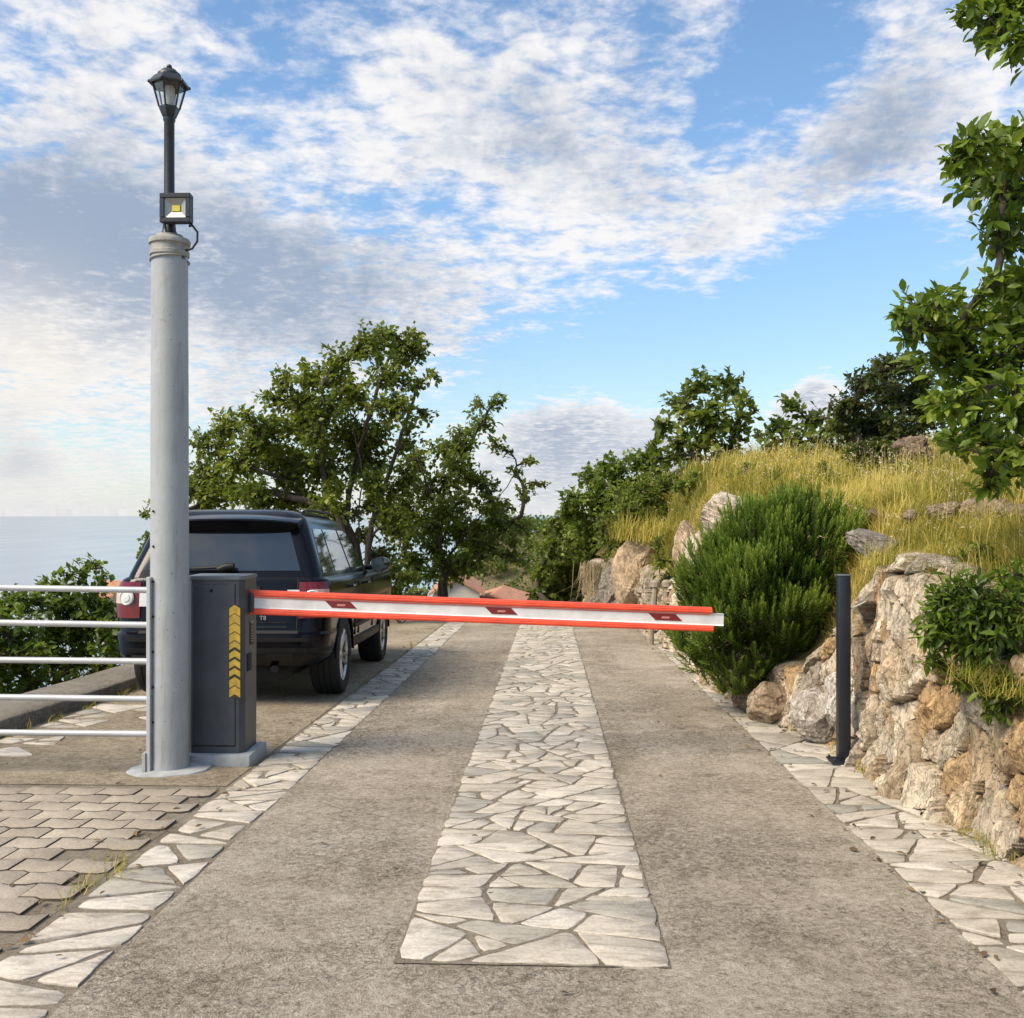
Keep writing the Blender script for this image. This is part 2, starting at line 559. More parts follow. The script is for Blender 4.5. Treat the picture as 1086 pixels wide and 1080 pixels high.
def f_rock(t):
    co = t.n('ShaderNodeTexCoord').outputs['Object']
    c = t.n('ShaderNodeAttribute', {'attribute_name': 'Col'}).outputs['Color']
    n1 = t.noise(t.n('ShaderNodeMapping', None, Vector=co, Scale=(1.0, 2.2, 0.55)).outputs[0], 9.0, 8.0, 0.7, 0.9)
    fine = t.noise(co, 60.0, 5.0, 0.7)
    c = t.mix(1.0, c, t.ramp(n1, [(0.32, (0.52, 0.44, 0.35)), (0.44, (0.98, 0.95, 0.91)), (0.68, (1.25, 1.23, 1.19))]), 'MULTIPLY')
    c = t.mix(1.0, c, t.ramp(fine, [(0.3, (0.75, 0.72, 0.68)), (0.6, (1.08, 1.08, 1.08))]), 'MULTIPLY')
    mv = t.n('ShaderNodeMapping', None, Vector=co, Scale=(1.0, 1.3, 0.45)).outputs[0]
    ln = None
    for sc_, dd in ((4.0, 0.6), (11.0, 0.5)):
        q = t.sstep(t.m('ABSOLUTE', t.m('SUBTRACT', t.noise(mv, sc_, 5.0, 0.62, dd), 0.5)), 0.022, 0.004)
        ln = q if ln is None else t.m('MAXIMUM', ln, q)
    c = t.mix(t.m('MULTIPLY', ln, 0.30), c, (0.12, 0.08, 0.045))
    och = t.sstep(t.noise(co, 3.3, 6.0, 0.7, 0.8), 0.54, 0.70)
    c = t.mix(t.m('MULTIPLY', och, 0.30), c, t.mix(1.0, c, (0.95, 0.62, 0.30), 'MULTIPLY'))
    P = t.n('ShaderNodeBsdfPrincipled', None, Base_Color=c, Roughness=0.85)
    P.inputs['Specular IOR Level'].default_value = 0.25
    hh = t.m('SUBTRACT', t.m('ADD', n1, t.m('MULTIPLY', fine, 0.3)), t.m('MULTIPLY', ln, 0.35))
    b = t.n('ShaderNodeBump', None, Strength=0.8, Distance=0.03, Height=hh)
    t.t.links.new(b.outputs[0], P.inputs['Normal'])
    return P.outputs[0]


M_ROCK = mat_custom('rock', f_rock)


def f_bark(t):
    co = t.n('ShaderNodeTexCoord').outputs['Object']
    n = t.noise(t.n('ShaderNodeMapping', None, Vector=co, Scale=(1, 1, 0.3)).outputs[0], 22.0, 5.0, 0.65, 0.4)
    c = t.ramp(n, [(0.3, (0.022, 0.017, 0.012)), (0.7, (0.085, 0.068, 0.05))])
    P = t.n('ShaderNodeBsdfPrincipled', None, Base_Color=c, Roughness=0.9)
    b = t.n('ShaderNodeBump', None, Strength=0.8, Distance=0.02, Height=n)
    t.t.links.new(b.outputs[0], P.inputs['Normal'])
    return P.outputs[0]


M_BARK = mat_custom('bark', f_bark)


def f_paintpole(t):
    co = t.n('ShaderNodeTexCoord').outputs['Object']
    n = t.noise(co, 3.0, 5.0, 0.6, 0.3)
    c = t.ramp(n, [(0.3, (0.29, 0.305, 0.315)), (0.7, (0.37, 0.385, 0.39))])
    sp = t.noise(co, 42.0, 2.0, 0.5)
    c = t.mix(t.sstep(sp, 0.70, 0.74), c, (0.16, 0.155, 0.15))
    st = t.noise(t.n('ShaderNodeMapping', None, Vector=co, Scale=(1, 1, 0.12)).outputs[0], 26.0, 4.0, 0.6)
    c = t.mix(t.m('MULTIPLY', t.sstep(st, 0.52, 0.72), 0.42), c, (0.21, 0.195, 0.17))
    ru = t.noise(t.n('ShaderNodeMapping', None, Vector=co, Location=(3, 1, 0), Scale=(1, 1, 0.06)).outputs[0], 14.0, 5.0, 0.7)
    c = t.mix(t.m('MULTIPLY', t.sstep(ru, 0.60, 0.72), 0.35), c, (0.20, 0.13, 0.075))
    sc2 = t.noise(co, 9.0, 6.0, 0.7, 1.2)
    c = t.mix(t.m('MULTIPLY', t.sstep(sc2, 0.66, 0.70), 0.6), c, (0.20, 0.19, 0.18))
    P = t.n('ShaderNodeBsdfPrincipled', None, Base_Color=c, Roughness=0.55)
    b = t.n('ShaderNodeBump', None, Strength=0.35, Distance=0.006, Height=t.m('ADD', n, t.noise(co, 25.0, 4.0, 0.6)))
    t.t.links.new(b.outputs[0], P.inputs['Normal'])
    return P.outputs[0]


M_POLE = mat_custom('pole_grey_paint', f_paintpole)
M_GALV = mat('white_steel', (0.46, 0.465, 0.46), 0.38, 0.15, var=0.10, vscale=6)
M_BLACK = mat('black_iron', (0.018, 0.019, 0.020), 0.42, var=0.3, vscale=20, bump=0.2)
M_CAB = mat('dark_grey_powdercoat', (0.050, 0.056, 0.064), 0.42, var=0.28, vscale=4, bump=0.10, bscale=300)
M_CABTOP = mat('lid_grey', (0.13, 0.14, 0.15), 0.40, var=0.1)
M_SEAM = mat('seam_black', (0.01, 0.01, 0.01), 0.8)
M_YEL = mat('yellow_sticker', (0.58, 0.37, 0.045), 0.45, var=0.25, vscale=30)
M_STKB = mat('sticker_black', (0.045, 0.035, 0.012), 0.6)
M_RED = mat('red_rubber', (0.74, 0.075, 0.028), 0.5, var=0.22, vscale=7, bump=0.15, bscale=30)
M_WHITE = mat('white_aluminium', (0.68, 0.66, 0.63), 0.45, var=0.16, vscale=6, bump=0.1, bscale=40)
M_REFL = mat('reflector_red', (0.17, 0.012, 0.015), 0.25, coat=0.5)
M_REFL2 = mat('reflector_bar', (0.50, 0.20, 0.18), 0.3)
M_PLINTH = mat('plinth_concrete', (0.33, 0.34, 0.34), 0.85, var=0.18, vscale=9, bump=0.5, bscale=60)
M_NAVY = mat('post_black', (0.012, 0.015, 0.022), 0.4, var=0.2, vscale=15)
def f_pane(t):
    g = t.n('ShaderNodeBsdfGlossy', None, Color=(0.9, 0.9, 0.9), Roughness=0.06)
    tr = t.n('ShaderNodeBsdfTransparent', None, Color=(0.90, 0.92, 0.92))
    return t.n('ShaderNodeMixShader', None, i0=0.10, i1=tr, i2=g).outputs[0]


M_GLASSP = mat_custom('lantern_glass', f_pane)
M_BULB = mat('lamp_diffuser', (0.62, 0.60, 0.56), 0.5)
M_REFLECT = mat('flood_reflector', (0.34, 0.34, 0.31), 0.38, metal=0.7)
M_LED = mat('led_yellow', (0.62, 0.52, 0.06), 0.4)
M_CABLE = mat('cable_black', (0.02, 0.02, 0.022), 0.5)
M_PAINT = mat('car_black_paint', (0.004, 0.0045, 0.007), 0.15, coat=0.0, spec=0.22)
M_TRIM = mat('car_trim', (0.010, 0.010, 0.011), 0.5, spec=0.25)
M_UNDER = mat('underbody', (0.008, 0.008, 0.008), 0.8)
M_CGLASS = mat('car_glass', (0.012, 0.016, 0.018), 0.03, coat=0.6, spec=0.8)
M_TYRE = mat('tyre_rubber', (0.012, 0.012, 0.012), 0.8, bump=0.3, bscale=60)
M_RIM = mat('alloy_rim', (0.55, 0.55, 0.56), 0.28, metal=0.9)
M_DISC = mat('brake_disc', (0.12, 0.12, 0.12), 0.45, metal=0.8)
M_LAMPR = mat('tail_lamp_red', (0.13, 0.004, 0.006), 0.15, coat=0.2)
M_LAMPP = mat('tail_lamp_pale', (0.60, 0.36, 0.31), 0.15, coat=1.0)
M_LAMPW = mat('tail_lamp_clear', (0.62, 0.64, 0.58), 0.18, coat=1.0)
M_PLATE = mat('plate_white', (0.75, 0.75, 0.74), 0.4)
M_CHROME = mat('chrome', (0.65, 0.65, 0.66), 0.12, metal=1.0)
M_WOOD = mat('weathered_wood', (0.30, 0.25, 0.19), 0.9, var=0.3, vscale=14, bump=0.6, bscale=50)
M_TERRA = mat('terracotta_tile', (0.42, 0.20, 0.11), 0.85, var=0.3, vscale=3, bump=0.6, bscale=30)
M_PLASTER = mat('cream_plaster', (0.55, 0.50, 0.42), 0.9, var=0.08, vscale=2)
M_WIN = mat('house_window', (0.03, 0.035, 0.04), 0.1)

L_FIG = leaf_mat('leaves_broad', (0.055, 0.076, 0.011), (0.150, 0.182, 0.022), (0.31, 0.33, 0.04), trans=0.45)
L_NEAR = leaf_mat('leaves_near', (0.042, 0.078, 0.012), (0.150, 0.225, 0.024), (0.34, 0.40, 0.05), rough=0.40, trans=0.45)
L_BUSH = leaf_mat('leaves_rosemary', (0.030, 0.060, 0.010), (0.115, 0.195, 0.022), (0.32, 0.40, 0.06), rough=0.55, trans=0.3)
L_DARK = leaf_mat('leaves_juniper', (0.028, 0.038, 0.010), (0.068, 0.085, 0.018), (0.14, 0.155, 0.03), trans=0.3)
L_MID = leaf_mat('leaves_shrub', (0.052, 0.078, 0.014), (0.140, 0.182, 0.026), (0.28, 0.31, 0.045), trans=0.45)
L_SEA = leaf_mat('leaves_sea_shrub', (0.052, 0.085, 0.014), (0.142, 0.20, 0.026), (0.29, 0.34, 0.045), trans=0.45)
L_GRASS = leaf_mat('dry_grass', (0.13, 0.155, 0.024), (0.43, 0.34, 0.060), (0.70, 0.56, 0.17), rough=0.7, trans=0.35, spec=0.2)
L_STRAW = leaf_mat('straw', (0.20, 0.15, 0.07), (0.38, 0.30, 0.17), (0.52, 0.44, 0.28), rough=0.8, trans=0.2, spec=0.2)

# ------------------------------------------------------------------ setting: ground, sea, hills
WALL_Y = [-6, 0, 3, 4.73, 6.1, 6.8, 7.4, 8.1, 9.5, 10.85, 13, 20, 22, 25, 28, 34, 60, 130]
WALL_X = [2.9, 2.65, 2.48, 2.34, 2.17, 2.18, 2.20, 2.08, 1.92, 1.80, 1.85, 1.78, 1.6, 1.0, 0.9, 2.0, 9.0, 40.0]
WALL_HY = [-6, 0, 4.2, 5.0, 5.6, 6.0, 6.4, 7.1, 7.7, 8.3, 10.6, 11.6, 13, 20, 28, 60]
WALL_HH = [0.8, 0.9, 1.0, 1.08, 1.22, 1.40, 1.50, 1.45, 0.95, 0.52, 0.50, 0.8, 1.0, 1.2, 1.3, 1.3]


def wall_x(y):
    return np.interp(y, WALL_Y, WALL_X)


def wall_h(y):
    return np.interp(y, WALL_HY, WALL_HH)


def hill_z(x, y):
    x = np.asarray(x, float)
    y = np.asarray(y, float)
    w = x - wall_x(y)
    zt = road_z(np.minimum(y, 24)) + wall_h(y) - 0.06
    yy = np.minimum(y, 19.0)
    u = np.maximum(x - 2.3, 0)
    Hf = 1.08 + 0.070 * (yy - 6) + 0.30 * 2.4 * (1 - np.exp(-u / 2.4)) + 0.04 * np.maximum(x - 8, 0)
    Hf = Hf + 0.22 * fbm(np.stack([x * 0.55, y * 0.45, x * 0], -1).reshape(-1, 3), 4, 5).reshape(x.shape)
    # terraces: a low stony break part way up the bank
    Hf = Hf - 0.16 * np.maximum(y - 23, 0) - 0.02 * np.maximum(y - 25, 0) ** 1.5
    k = sstep(0.05, 1.0, w)
    return zt * (1 - k) + np.maximum(Hf, zt * 0 - 50) * k


def hill_at(px, py):
    v = FWD + RGT * ((px - CX) / F) + UP * ((CY - py) / F)
    t = np.arange(4.0, 30.0, 0.01)
    P = EYE + t[:, None] * v
    h = hill_z(P[:, 0], P[:, 1])
    k = np.where((P[:, 2] < h) & (P[:, 0] > wall_x(P[:, 1])))[0]
    return P[k[0]] if len(k) else P[-1]


STONE_ROW = []


def grid_faces(ni, nj, off=0):
    i, j = np.meshgrid(np.arange(ni - 1), np.arange(nj - 1), indexing='ij')
    a = (i * nj + j).ravel() + off
    return np.stack([a, a + nj, a + nj + 1, a + 1], -1)


def build_ground():
    xs = np.concatenate([-np.geomspace(900, 6, 60), np.linspace(-5.6, 4, 40), np.geomspace(4.5, 900, 50)])
    ys = np.concatenate([-np.geomspace(300, 8, 20), np.linspace(-6, 40, 93), np.geomspace(42, 900, 50)])
    X, Y = np.meshgrid(xs, ys, indexing='ij')
    Z = road_z(Y)
    left = np.maximum(-4.98 - X, 0)
    Z = Z - 0.55 * left - 0.12 * sstep(0, 0.3, left)
    Z = Z + sstep(1.5, 8, left) * 0.35 * fbm(np.stack([X.ravel() * 0.3, Y.ravel() * 0.3, 0 * X.ravel()], -1), 3, 2).reshape(X.shape)
    Z = np.where(X > wall_x(Y) + 0.1, Z - 0.35, Z)
    Z = np.maximum(Z, -230)
    V = np.stack([X, Y, Z], -1).reshape(-1, 3)
    o = np_mesh('ground', V, grid_faces(len(xs), len(ys)), M_SOIL, smooth=180)
    tag(o, kind='structure')


build_ground()


def f_sea(t):
    co = t.n('ShaderNodeTexCoord').outputs['Object']
    n = t.noise(t.n('ShaderNodeMapping', None, Vector=co, Scale=(0.004, 0.0009, 1)).outputs[0], 1.0, 6.0, 0.6, 0.3)
    P = t.n('ShaderNodeBsdfPrincipled', None, Base_Color=t.ramp(n, [(0.3, (0.10, 0.17, 0.25)), (0.7, (0.16, 0.24, 0.32))]), Roughness=t.ramp(n, [(0.3, (0.10,) * 3), (0.7, (0.20,) * 3)]), IOR=1.33)
    return P.outputs[0]


def build_sea():
    rs = [0.0001, 500, 1500, 4000, 9000, 16000, 24000, 31000]
    n = 128
    V = [[r * math.cos(2 * math.pi * k / n), r * math.sin(2 * math.pi * k / n), -205.0] for r in rs for k in range(n)]
    i, j = np.meshgrid(np.arange(len(rs) - 1), np.arange(n), indexing='ij')
    a = (i * n + j).ravel()
    b = (i * n + (j + 1) % n).ravel()
    o = np_mesh('sea', V, np.stack([a, a + n, b + n, b], -1), mat_custom('sea_water', f_sea), smooth=180)
    tag(o, kind='structure')


build_sea()


def f_hillside(t):
    co = t.n('ShaderNodeTexCoord').outputs['Object']
    n = t.noise(co, 2.0, 6.0, 0.65, 0.4)
    c = t.ramp(n, [(0.3, (0.14, 0.11, 0.04)), (0.5, (0.24, 0.185, 0.055)), (0.7, (0.20, 0.18, 0.04))])
    P = t.n('ShaderNodeBsdfPrincipled', None, Base_Color=c, Roughness=0.95)
    b = t.n('ShaderNodeBump', None, Strength=1.0, Distance=0.06, Height=t.noise(co, 18.0, 5.0, 0.7))
    t.t.links.new(b.outputs[0], P.inputs['Normal'])
    return P.outputs[0]


def build_hillside():
    ys = np.concatenate([np.linspace(-6, 30, 181), np.geomspace(30.5, 120, 40)])
    ws = np.concatenate([np.linspace(0.10, 6, 60), np.geomspace(6.3, 160, 45)])
    W, Y = np.meshgrid(ws, ys, indexing='ij')
    X = wall_x(Y) + 0.08 + W
    Z = hill_z(X, Y)
    V = np.stack([X, Y, Z], -1).reshape(-1, 3)
    o = np_mesh('hillside', V, grid_faces(len(ws), len(ys)), mat_custom('hillside_soil', f_hillside), smooth=180)
    tag(o, kind='structure')


build_hillside()


def sheet(name, poly_x, y0, y1, dz, m, step=0.5):
    """a strip following the road grade; poly_x(y)->(xl, xr)"""
    ys = np.arange(y0, y1 + 1e-6, step)
    V, nx = [], 9
    for y in ys:
        xl, xr = poly_x(y)
        for k in range(nx):
            V.append((xl + (xr - xl) * k / (nx - 1), y, float(road_z(y)) + dz))
    o = np_mesh(name, V, grid_faces(len(ys), nx)[:, ::-1], m)
    tag(o, kind='structure')
    return o


XL0, XL1, XC0, XC1, XR0 = -2.02, -1.575, -0.565, 0.4355, 1.575
sheet('road', lambda y: (XL1 - 0.02, XR0 + 0.02), -12, 26, 0.012, M_ROAD)
sheet('parking_area', lambda y: (-5.05, XL0 + 0.0), 6.12, 23, 0.008, M_PARK)
sheet('verge_bed', lambda y: (XL0 - 0.01, XL1 - 0.018), -12, 26, 0.004, M_MORTAR)
sheet('gutter_bed', lambda y: (XR0 + 0.018, float(wall_x(y)) + 0.3), -12, 26, 0.004, M_MORTAR)
sheet('paving_bed', lambda y: (-9.0, XL0 - 0.005), -6, 6.5, 0.004, M_MORTAR)
# mortar bed of the middle stone strip, just above the road
sheet('strip_bed', lambda y: (XC0 + 0.004, XC1 - 0.004), 3.54, 26, 0.017, M_MORTAR)


# ------------------------------------------------------------------ flagstones
def clip(poly, n, c):
    out = []
    m = len(poly)
    for i in range(m):
        p, q = poly[i], poly[(i + 1) % m]
        dp, dq = p[0] * n[0] + p[1] * n[1] - c, q[0] * n[0] + q[1] * n[1] - c
        if dp <= 0:
            out.append(p)
        if (dp < 0 < dq) or (dq < 0 < dp):
            t = dp / (dp - dq)
            out.append((p[0] + (q[0] - p[0]) * t, p[1] + (q[1] - p[1]) * t))
    return out


def voronoi(seeds, x0, x1, y0, y1, ax=1.0, ay=1.0):
    S = np.array(seeds)
    cells = []
    for i, s in enumerate(S):
        d = ((S[:, 0] - s[0]) / ax) ** 2 + ((S[:, 1] - s[1]) / ay) ** 2
        idx = np.argsort(d)[1:22]
        poly = [(x0, y0), (x1, y0), (x1, y1), (x0, y1)]
        for j in idx:
            q = S[j]
            n = (2 * (q[0] - s[0]) / ax ** 2, 2 * (q[1] - s[1]) / ay ** 2)
            c = (q[0] ** 2 - s[0] ** 2) / ax ** 2 + (q[1] ** 2 - s[1] ** 2) / ay ** 2
            poly = clip(poly, n, c)
            if len(poly) < 3:
                break
        cells.append(poly)
    return cells


def inset(poly, g):
    n = len(poly)
    A = sum(poly[i][0] * poly[(i + 1) % n][1] - poly[(i + 1) % n][0] * poly[i][1] for i in range(n)) / 2
    if A < 0:
        poly = poly[::-1]
    out = poly
    for i in range(n):
        p, q = poly[i], poly[(i + 1) % n]
        ex, ey = q[0] - p[0], q[1] - p[1]
        L = math.hypot(ex, ey)
        if L < 1e-6:
            continue
        nx, ny = ey / L, -ex / L
        out = clip(out, (nx, ny), nx * p[0] + ny * p[1] - g * (0.40 + 0.85 * abs(math.sin(p[0] * 37.7 + q[1] * 91.3 + p[1] * 53.1))))
        if len(out) < 3:
            return []
    return out


def stone_strip(name, x0, x1, y0, y1, size, gap, seed, dz=0.012, label=None, skip=None, hgt=0.016):
    rng = random.Random(seed)
    cells = []
    stack = []
    y = y0
    while y < y1:
        stp = min(rng.uniform(0.7, 1.2), y1 - y)
        if y1 - y - stp < 0.3:
            stp = y1 - y
        stack.append([(x0, y), (x1, y), (x1, y + stp), (x0, y + stp)])
        y += stp
    # slanted joints between the first pieces
    for i in range(len(stack) - 1):
        a_, b_ = rng.uniform(-.10, .10), rng.uniform(-.10, .10)
        stack[i][3] = (x0, stack[i][3][1] + a_)
        stack[i][2] = (x1, stack[i][2][1] + b_)
        stack[i + 1][0] = (x0, stack[i + 1][0][1] + a_)
        stack[i + 1][1] = (x1, stack[i + 1][1][1] + b_)
    stack[0][0] = (x0, y0 + rng.uniform(0.0, 0.03))
    stack[0][1] = (x1, y0 + rng.uniform(-0.03, 0.0))
    while stack:
        poly = stack.pop()
        n = len(poly)
        A = abs(sum(poly[i][0] * poly[(i + 1) % n][1] - poly[(i + 1) % n][0] * poly[i][1] for i in range(n))) / 2
        cy_ = sum(p[1] for p in poly) / n
        tgt = (size(cy_) ** 2) * 0.85
        if A < tgt * rng.choice((0.55, 0.9, 1.3, 1.9)):
            cells.append(poly)
            continue
        # principal direction of the piece, stones lie a little across the drive
        best, bd = 0, None
        for i in range(n):
            for j in range(i + 1, n):
                dx, dy = poly[j][0] - poly[i][0], (poly[j][1] - poly[i][1]) * 1.25
                L = math.hypot(dx, dy)
                if L > best:
                    best, bd = L, math.atan2(dy, dx)
        for attempt in range(9):
            th = bd + rng.gauss(0, 0.40)
            nx_, ny_ = math.cos(th), math.sin(th)
            f = rng.uniform(0.36, 0.64)
            pr_ = [p[0] * nx_ + p[1] * ny_ for p in poly]
            c_ = min(pr_) * (1 - f) + max(pr_) * f
            p1, p2 = clip(poly, (nx_, ny_), c_), clip(poly, (-nx_, -ny_), -c_)
            if len(p1) >= 4 and len(p2) >= 4:
                break
        if len(p1) < 3 or len(p2) < 3:
            cells.append(poly)
            continue
        stack.append(p1)
        stack.append(p2)
    V, F3, F4, tone = [], [], [], []
    for poly in cells:
        if len(poly) < 3:
            continue
        cxm = sum(p[0] for p in poly) / len(poly)
        cym = sum(p[1] for p in poly) / len(poly)
        if skip and skip(cxm, cym, rng):
            continue
        g = gap(cym) * rng.uniform(0.6, 1.6)
        q = inset(poly, g)
        if len(q) < 3:
            continue
        area = abs(sum(q[i][0] * q[(i + 1) % len(q)][1] - q[(i + 1) % len(q)][0] * q[i][1] for i in range(len(q)))) / 2
        if area < 0.0012:
            continue
        # broken outline: split long edges and jitter
        pts = []
        for i in range(len(q)):
            a, b = q[i], q[(i + 1) % len(q)]
            L = math.hypot(b[0] - a[0], b[1] - a[1])
            ns = max(1, int(L / 0.045))
            for k in range(ns):
                f = k / ns
                jx = rng.uniform(-1, 1) * 0.007 if k or L < 0.05 else rng.uniform(-1, 1) * 0.010
                jy = rng.uniform(-1, 1) * 0.007 if k or L < 0.05 else rng.uniform(-1, 1) * 0.010
                # knock the corners off
                pts.append((a[0] + (b[0] - a[0]) * f + jx, a[1] + (b[1] - a[1]) * f + jy))
        pts = [((p[0] * 5 + pts[i - 1][0] + pts[(i + 1) % len(pts)][0]) / 7, (p[1] * 5 + pts[i - 1][1] + pts[(i + 1) % len(pts)][1]) / 7) for i, p in enumerate(pts)]
        n = len(pts)
        hz = hgt * rng.uniform(0.5, 1.15)
        tx, ty = rng.gauss(0, 0.006), rng.gauss(0, 0.006)
        tn = min(1, max(0, rng.gauss(0.58, 0.24)))
        if rng.random() < 0.14:
            tn = rng.uniform(0, 0.15)
        base = len(V)
        # rings: skirt, edge, chamfer top; then centre
        for ring, (sh, h) in enumerate(((0.0, -0.03), (0.0, hz - 0.003), (0.004, hz))):
            for (px, py) in pts:
                dx, dy = cxm - px, cym - py
                L = math.hypot(dx, dy) + 1e-6
                X, Y = px + dx / L * sh, py + dy / L * sh
                V.append((X, Y, float(road_z(Y)) + dz + h + (tx * (X - cxm) + ty * (Y - cym) if ring else 0)))
                tone.append(tn)
        V.append((cxm, cym, float(road_z(cym)) + dz + hz + rng.uniform(-0.002, 0.003)))
        tone.append(tn)
        for r in range(2):
            for k in range(n):
                F4.append((base + r * n + k, base + r * n + (k + 1) % n, base + (r + 1) * n + (k + 1) % n, base + (r + 1) * n + k))
        for k in range(n):
            F3.append((base + 2 * n + k, base + 2 * n + (k + 1) % n, base + 3 * n))
    o = np_mesh(name, V, [np.array(F4), np.array(F3)], M_FLAG, tone=tone, smooth=40)
    tag(o, kind='structure')
    return o


stone_strip('middle_flagstone_strip', XC0, XC1, 3.53, 26, lambda y: 0.27 if y < 5.2 else 0.225, lambda y: 0.0085, 7, dz=0.017, hgt=0.006)
stone_strip('verge_flagstones', XL0 + 0.02, XL1 - 0.02, 1.5, 26, lambda y: 0.36 if y < 5.2 else 0.25, lambda y: 0.020 if y < 5.6 else 0.010, 14, dz=0.004,
            skip=lambda x, y, r: y < 5.6 and r.random() < 0.03, hgt=0.009)
stone_strip('gutter_flagstones', XR0 + 0.02, 2.5, 1.0, 24, lambda y: 0.30, lambda y: 0.009, 23, dz=0.004,
            skip=lambda x, y, r: x > float(wall_x(y)) + 0.10, hgt=0.010)
# worn flags half buried in the dusty parking area
stone_strip('buried_flagstones', -4.25, -3.3, 6.6, 9.2, lambda y: 0.36, lambda y: 0.02, 31, dz=0.004,
            skip=lambda x, y, r: r.random() < 0.50 or (x > -3.6 and y < 7.6), hgt=0.012)


def build_pavers():
    rng = random.Random(3)
    w, h, A = 0.235, 0.172, 0.011
    V, F4, F3, tone = [], [], [], []

    def wave(x):
        f = (x / w) % 1.0
        # trapezoid wave
        if f < 0.18:
            return -A
        if f < 0.32:
            return -A + 2 * A * (f - 0.18) / 0.14
        if f < 0.68:
            return A
        if f < 0.82:
            return A - 2 * A * (f - 0.68) / 0.14
        return -A
    stops = [0.0, 0.18, 0.32, 0.68, 0.82]
    for r in range(int(11.4 / h)):
        y0 = 6.02 - (r + 1) * h
        sh = 0.5 * (r % 2)
        for c in range(30):
            xa = XL0 - 0.02 - (c + sh) * w - 0.97 * w
            xb = xa + w
            if xb > XL0 + 0.015 or (c == 0 and y0 < 5.0 and rng.random() < 0.25):
                continue
            xs = sorted({xa + 0.0, xb - 0.0} | {math.floor(xa / w) * w + k * w + s * w for k in (0, 1) for s in stops if xa + 0.004 < math.floor(xa / w) * w + k * w + s * w < xb - 0.004})
            g = 0.004
            gy = 0.0062
            bot = [(min(max(x, xa + g), xb - g), y0 + wave(x) + gy) for x in xs]
            top = [(min(max(x, xa + g), xb - g), y0 + h + wave(x) - gy) for x in xs][::-1]
            pts = bot + top
            # skew of the end joints
            cxm = sum(p[0] for p in pts) / len(pts)
            cym = sum(p[1] for p in pts) / len(pts)
            n = len(pts)
            tn = min(1, max(0, rng.gauss(0.5, 0.2)))
            hz = 0.012 + rng.uniform(-0.002, 0.002)
            tx, ty = rng.gauss(0, 0.008), rng.gauss(0, 0.008)
            base = len(V)
            for ring, (s, hh) in enumerate(((0, -0.02), (0, hz - 0.002), (0.002, hz - 0.0015), (0.005, hz))):
                for (px, py) in pts:
                    dx, dy = cxm - px, cym - py
                    L = math.hypot(dx, dy)
                    X, Y = px + dx / L * s, py + dy / L * s
                    V.append((X, Y, float(road_z(Y)) + 0.004 + hh + (tx * (X - cxm) + ty * (Y - cym) if ring else 0)))
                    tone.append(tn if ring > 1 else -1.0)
            V.append((cxm, cym, float(road_z(cym)) + 0.004 + hz))
            tone.append(tn)
            for rr in range(3):
                for k in range(n):
                    F4.append((base + rr * n + k, base + rr * n + (k + 1) % n, base + (rr + 1) * n + (k + 1) % n, base + (rr + 1) * n + k))
            for k in range(n):
                F3.append((base + 3 * n + k, base + 3 * n + (k + 1) % n, base + 4 * n))
    o = np_mesh('block_paving', V, [np.array(F4), np.array(F3)], M_PAVER, tone=tone, smooth=40)
    tag(o, kind='structure')


build_pavers()


def build_kerb():
    # low concrete kerb with a slab behind it, along the seaward edge
    ys = np.arange(2.0, 23.01, 0.5)
    prof = [(-4.30, 0.0), (-4.315, 0.115), (-4.33, 0.13), (-4.46, 0.13), (-4.465, 0.122), (-4.95, 0.118), (-4.99, 0.10), (-5.0, -0.5)]
    rng = random.Random(4)
    V = []
    for y in ys:
        for (x, z) in prof:
            V.append((x + rng.uniform(-0.006, 0.006), y, float(road_z(y)) + z + rng.uniform(-0.004, 0.004)))
    o = np_mesh('kerb', V, grid_faces(len(ys), len(prof))[:, ::-1], M_KERB)
    tag(o, kind='structure')


build_kerb()


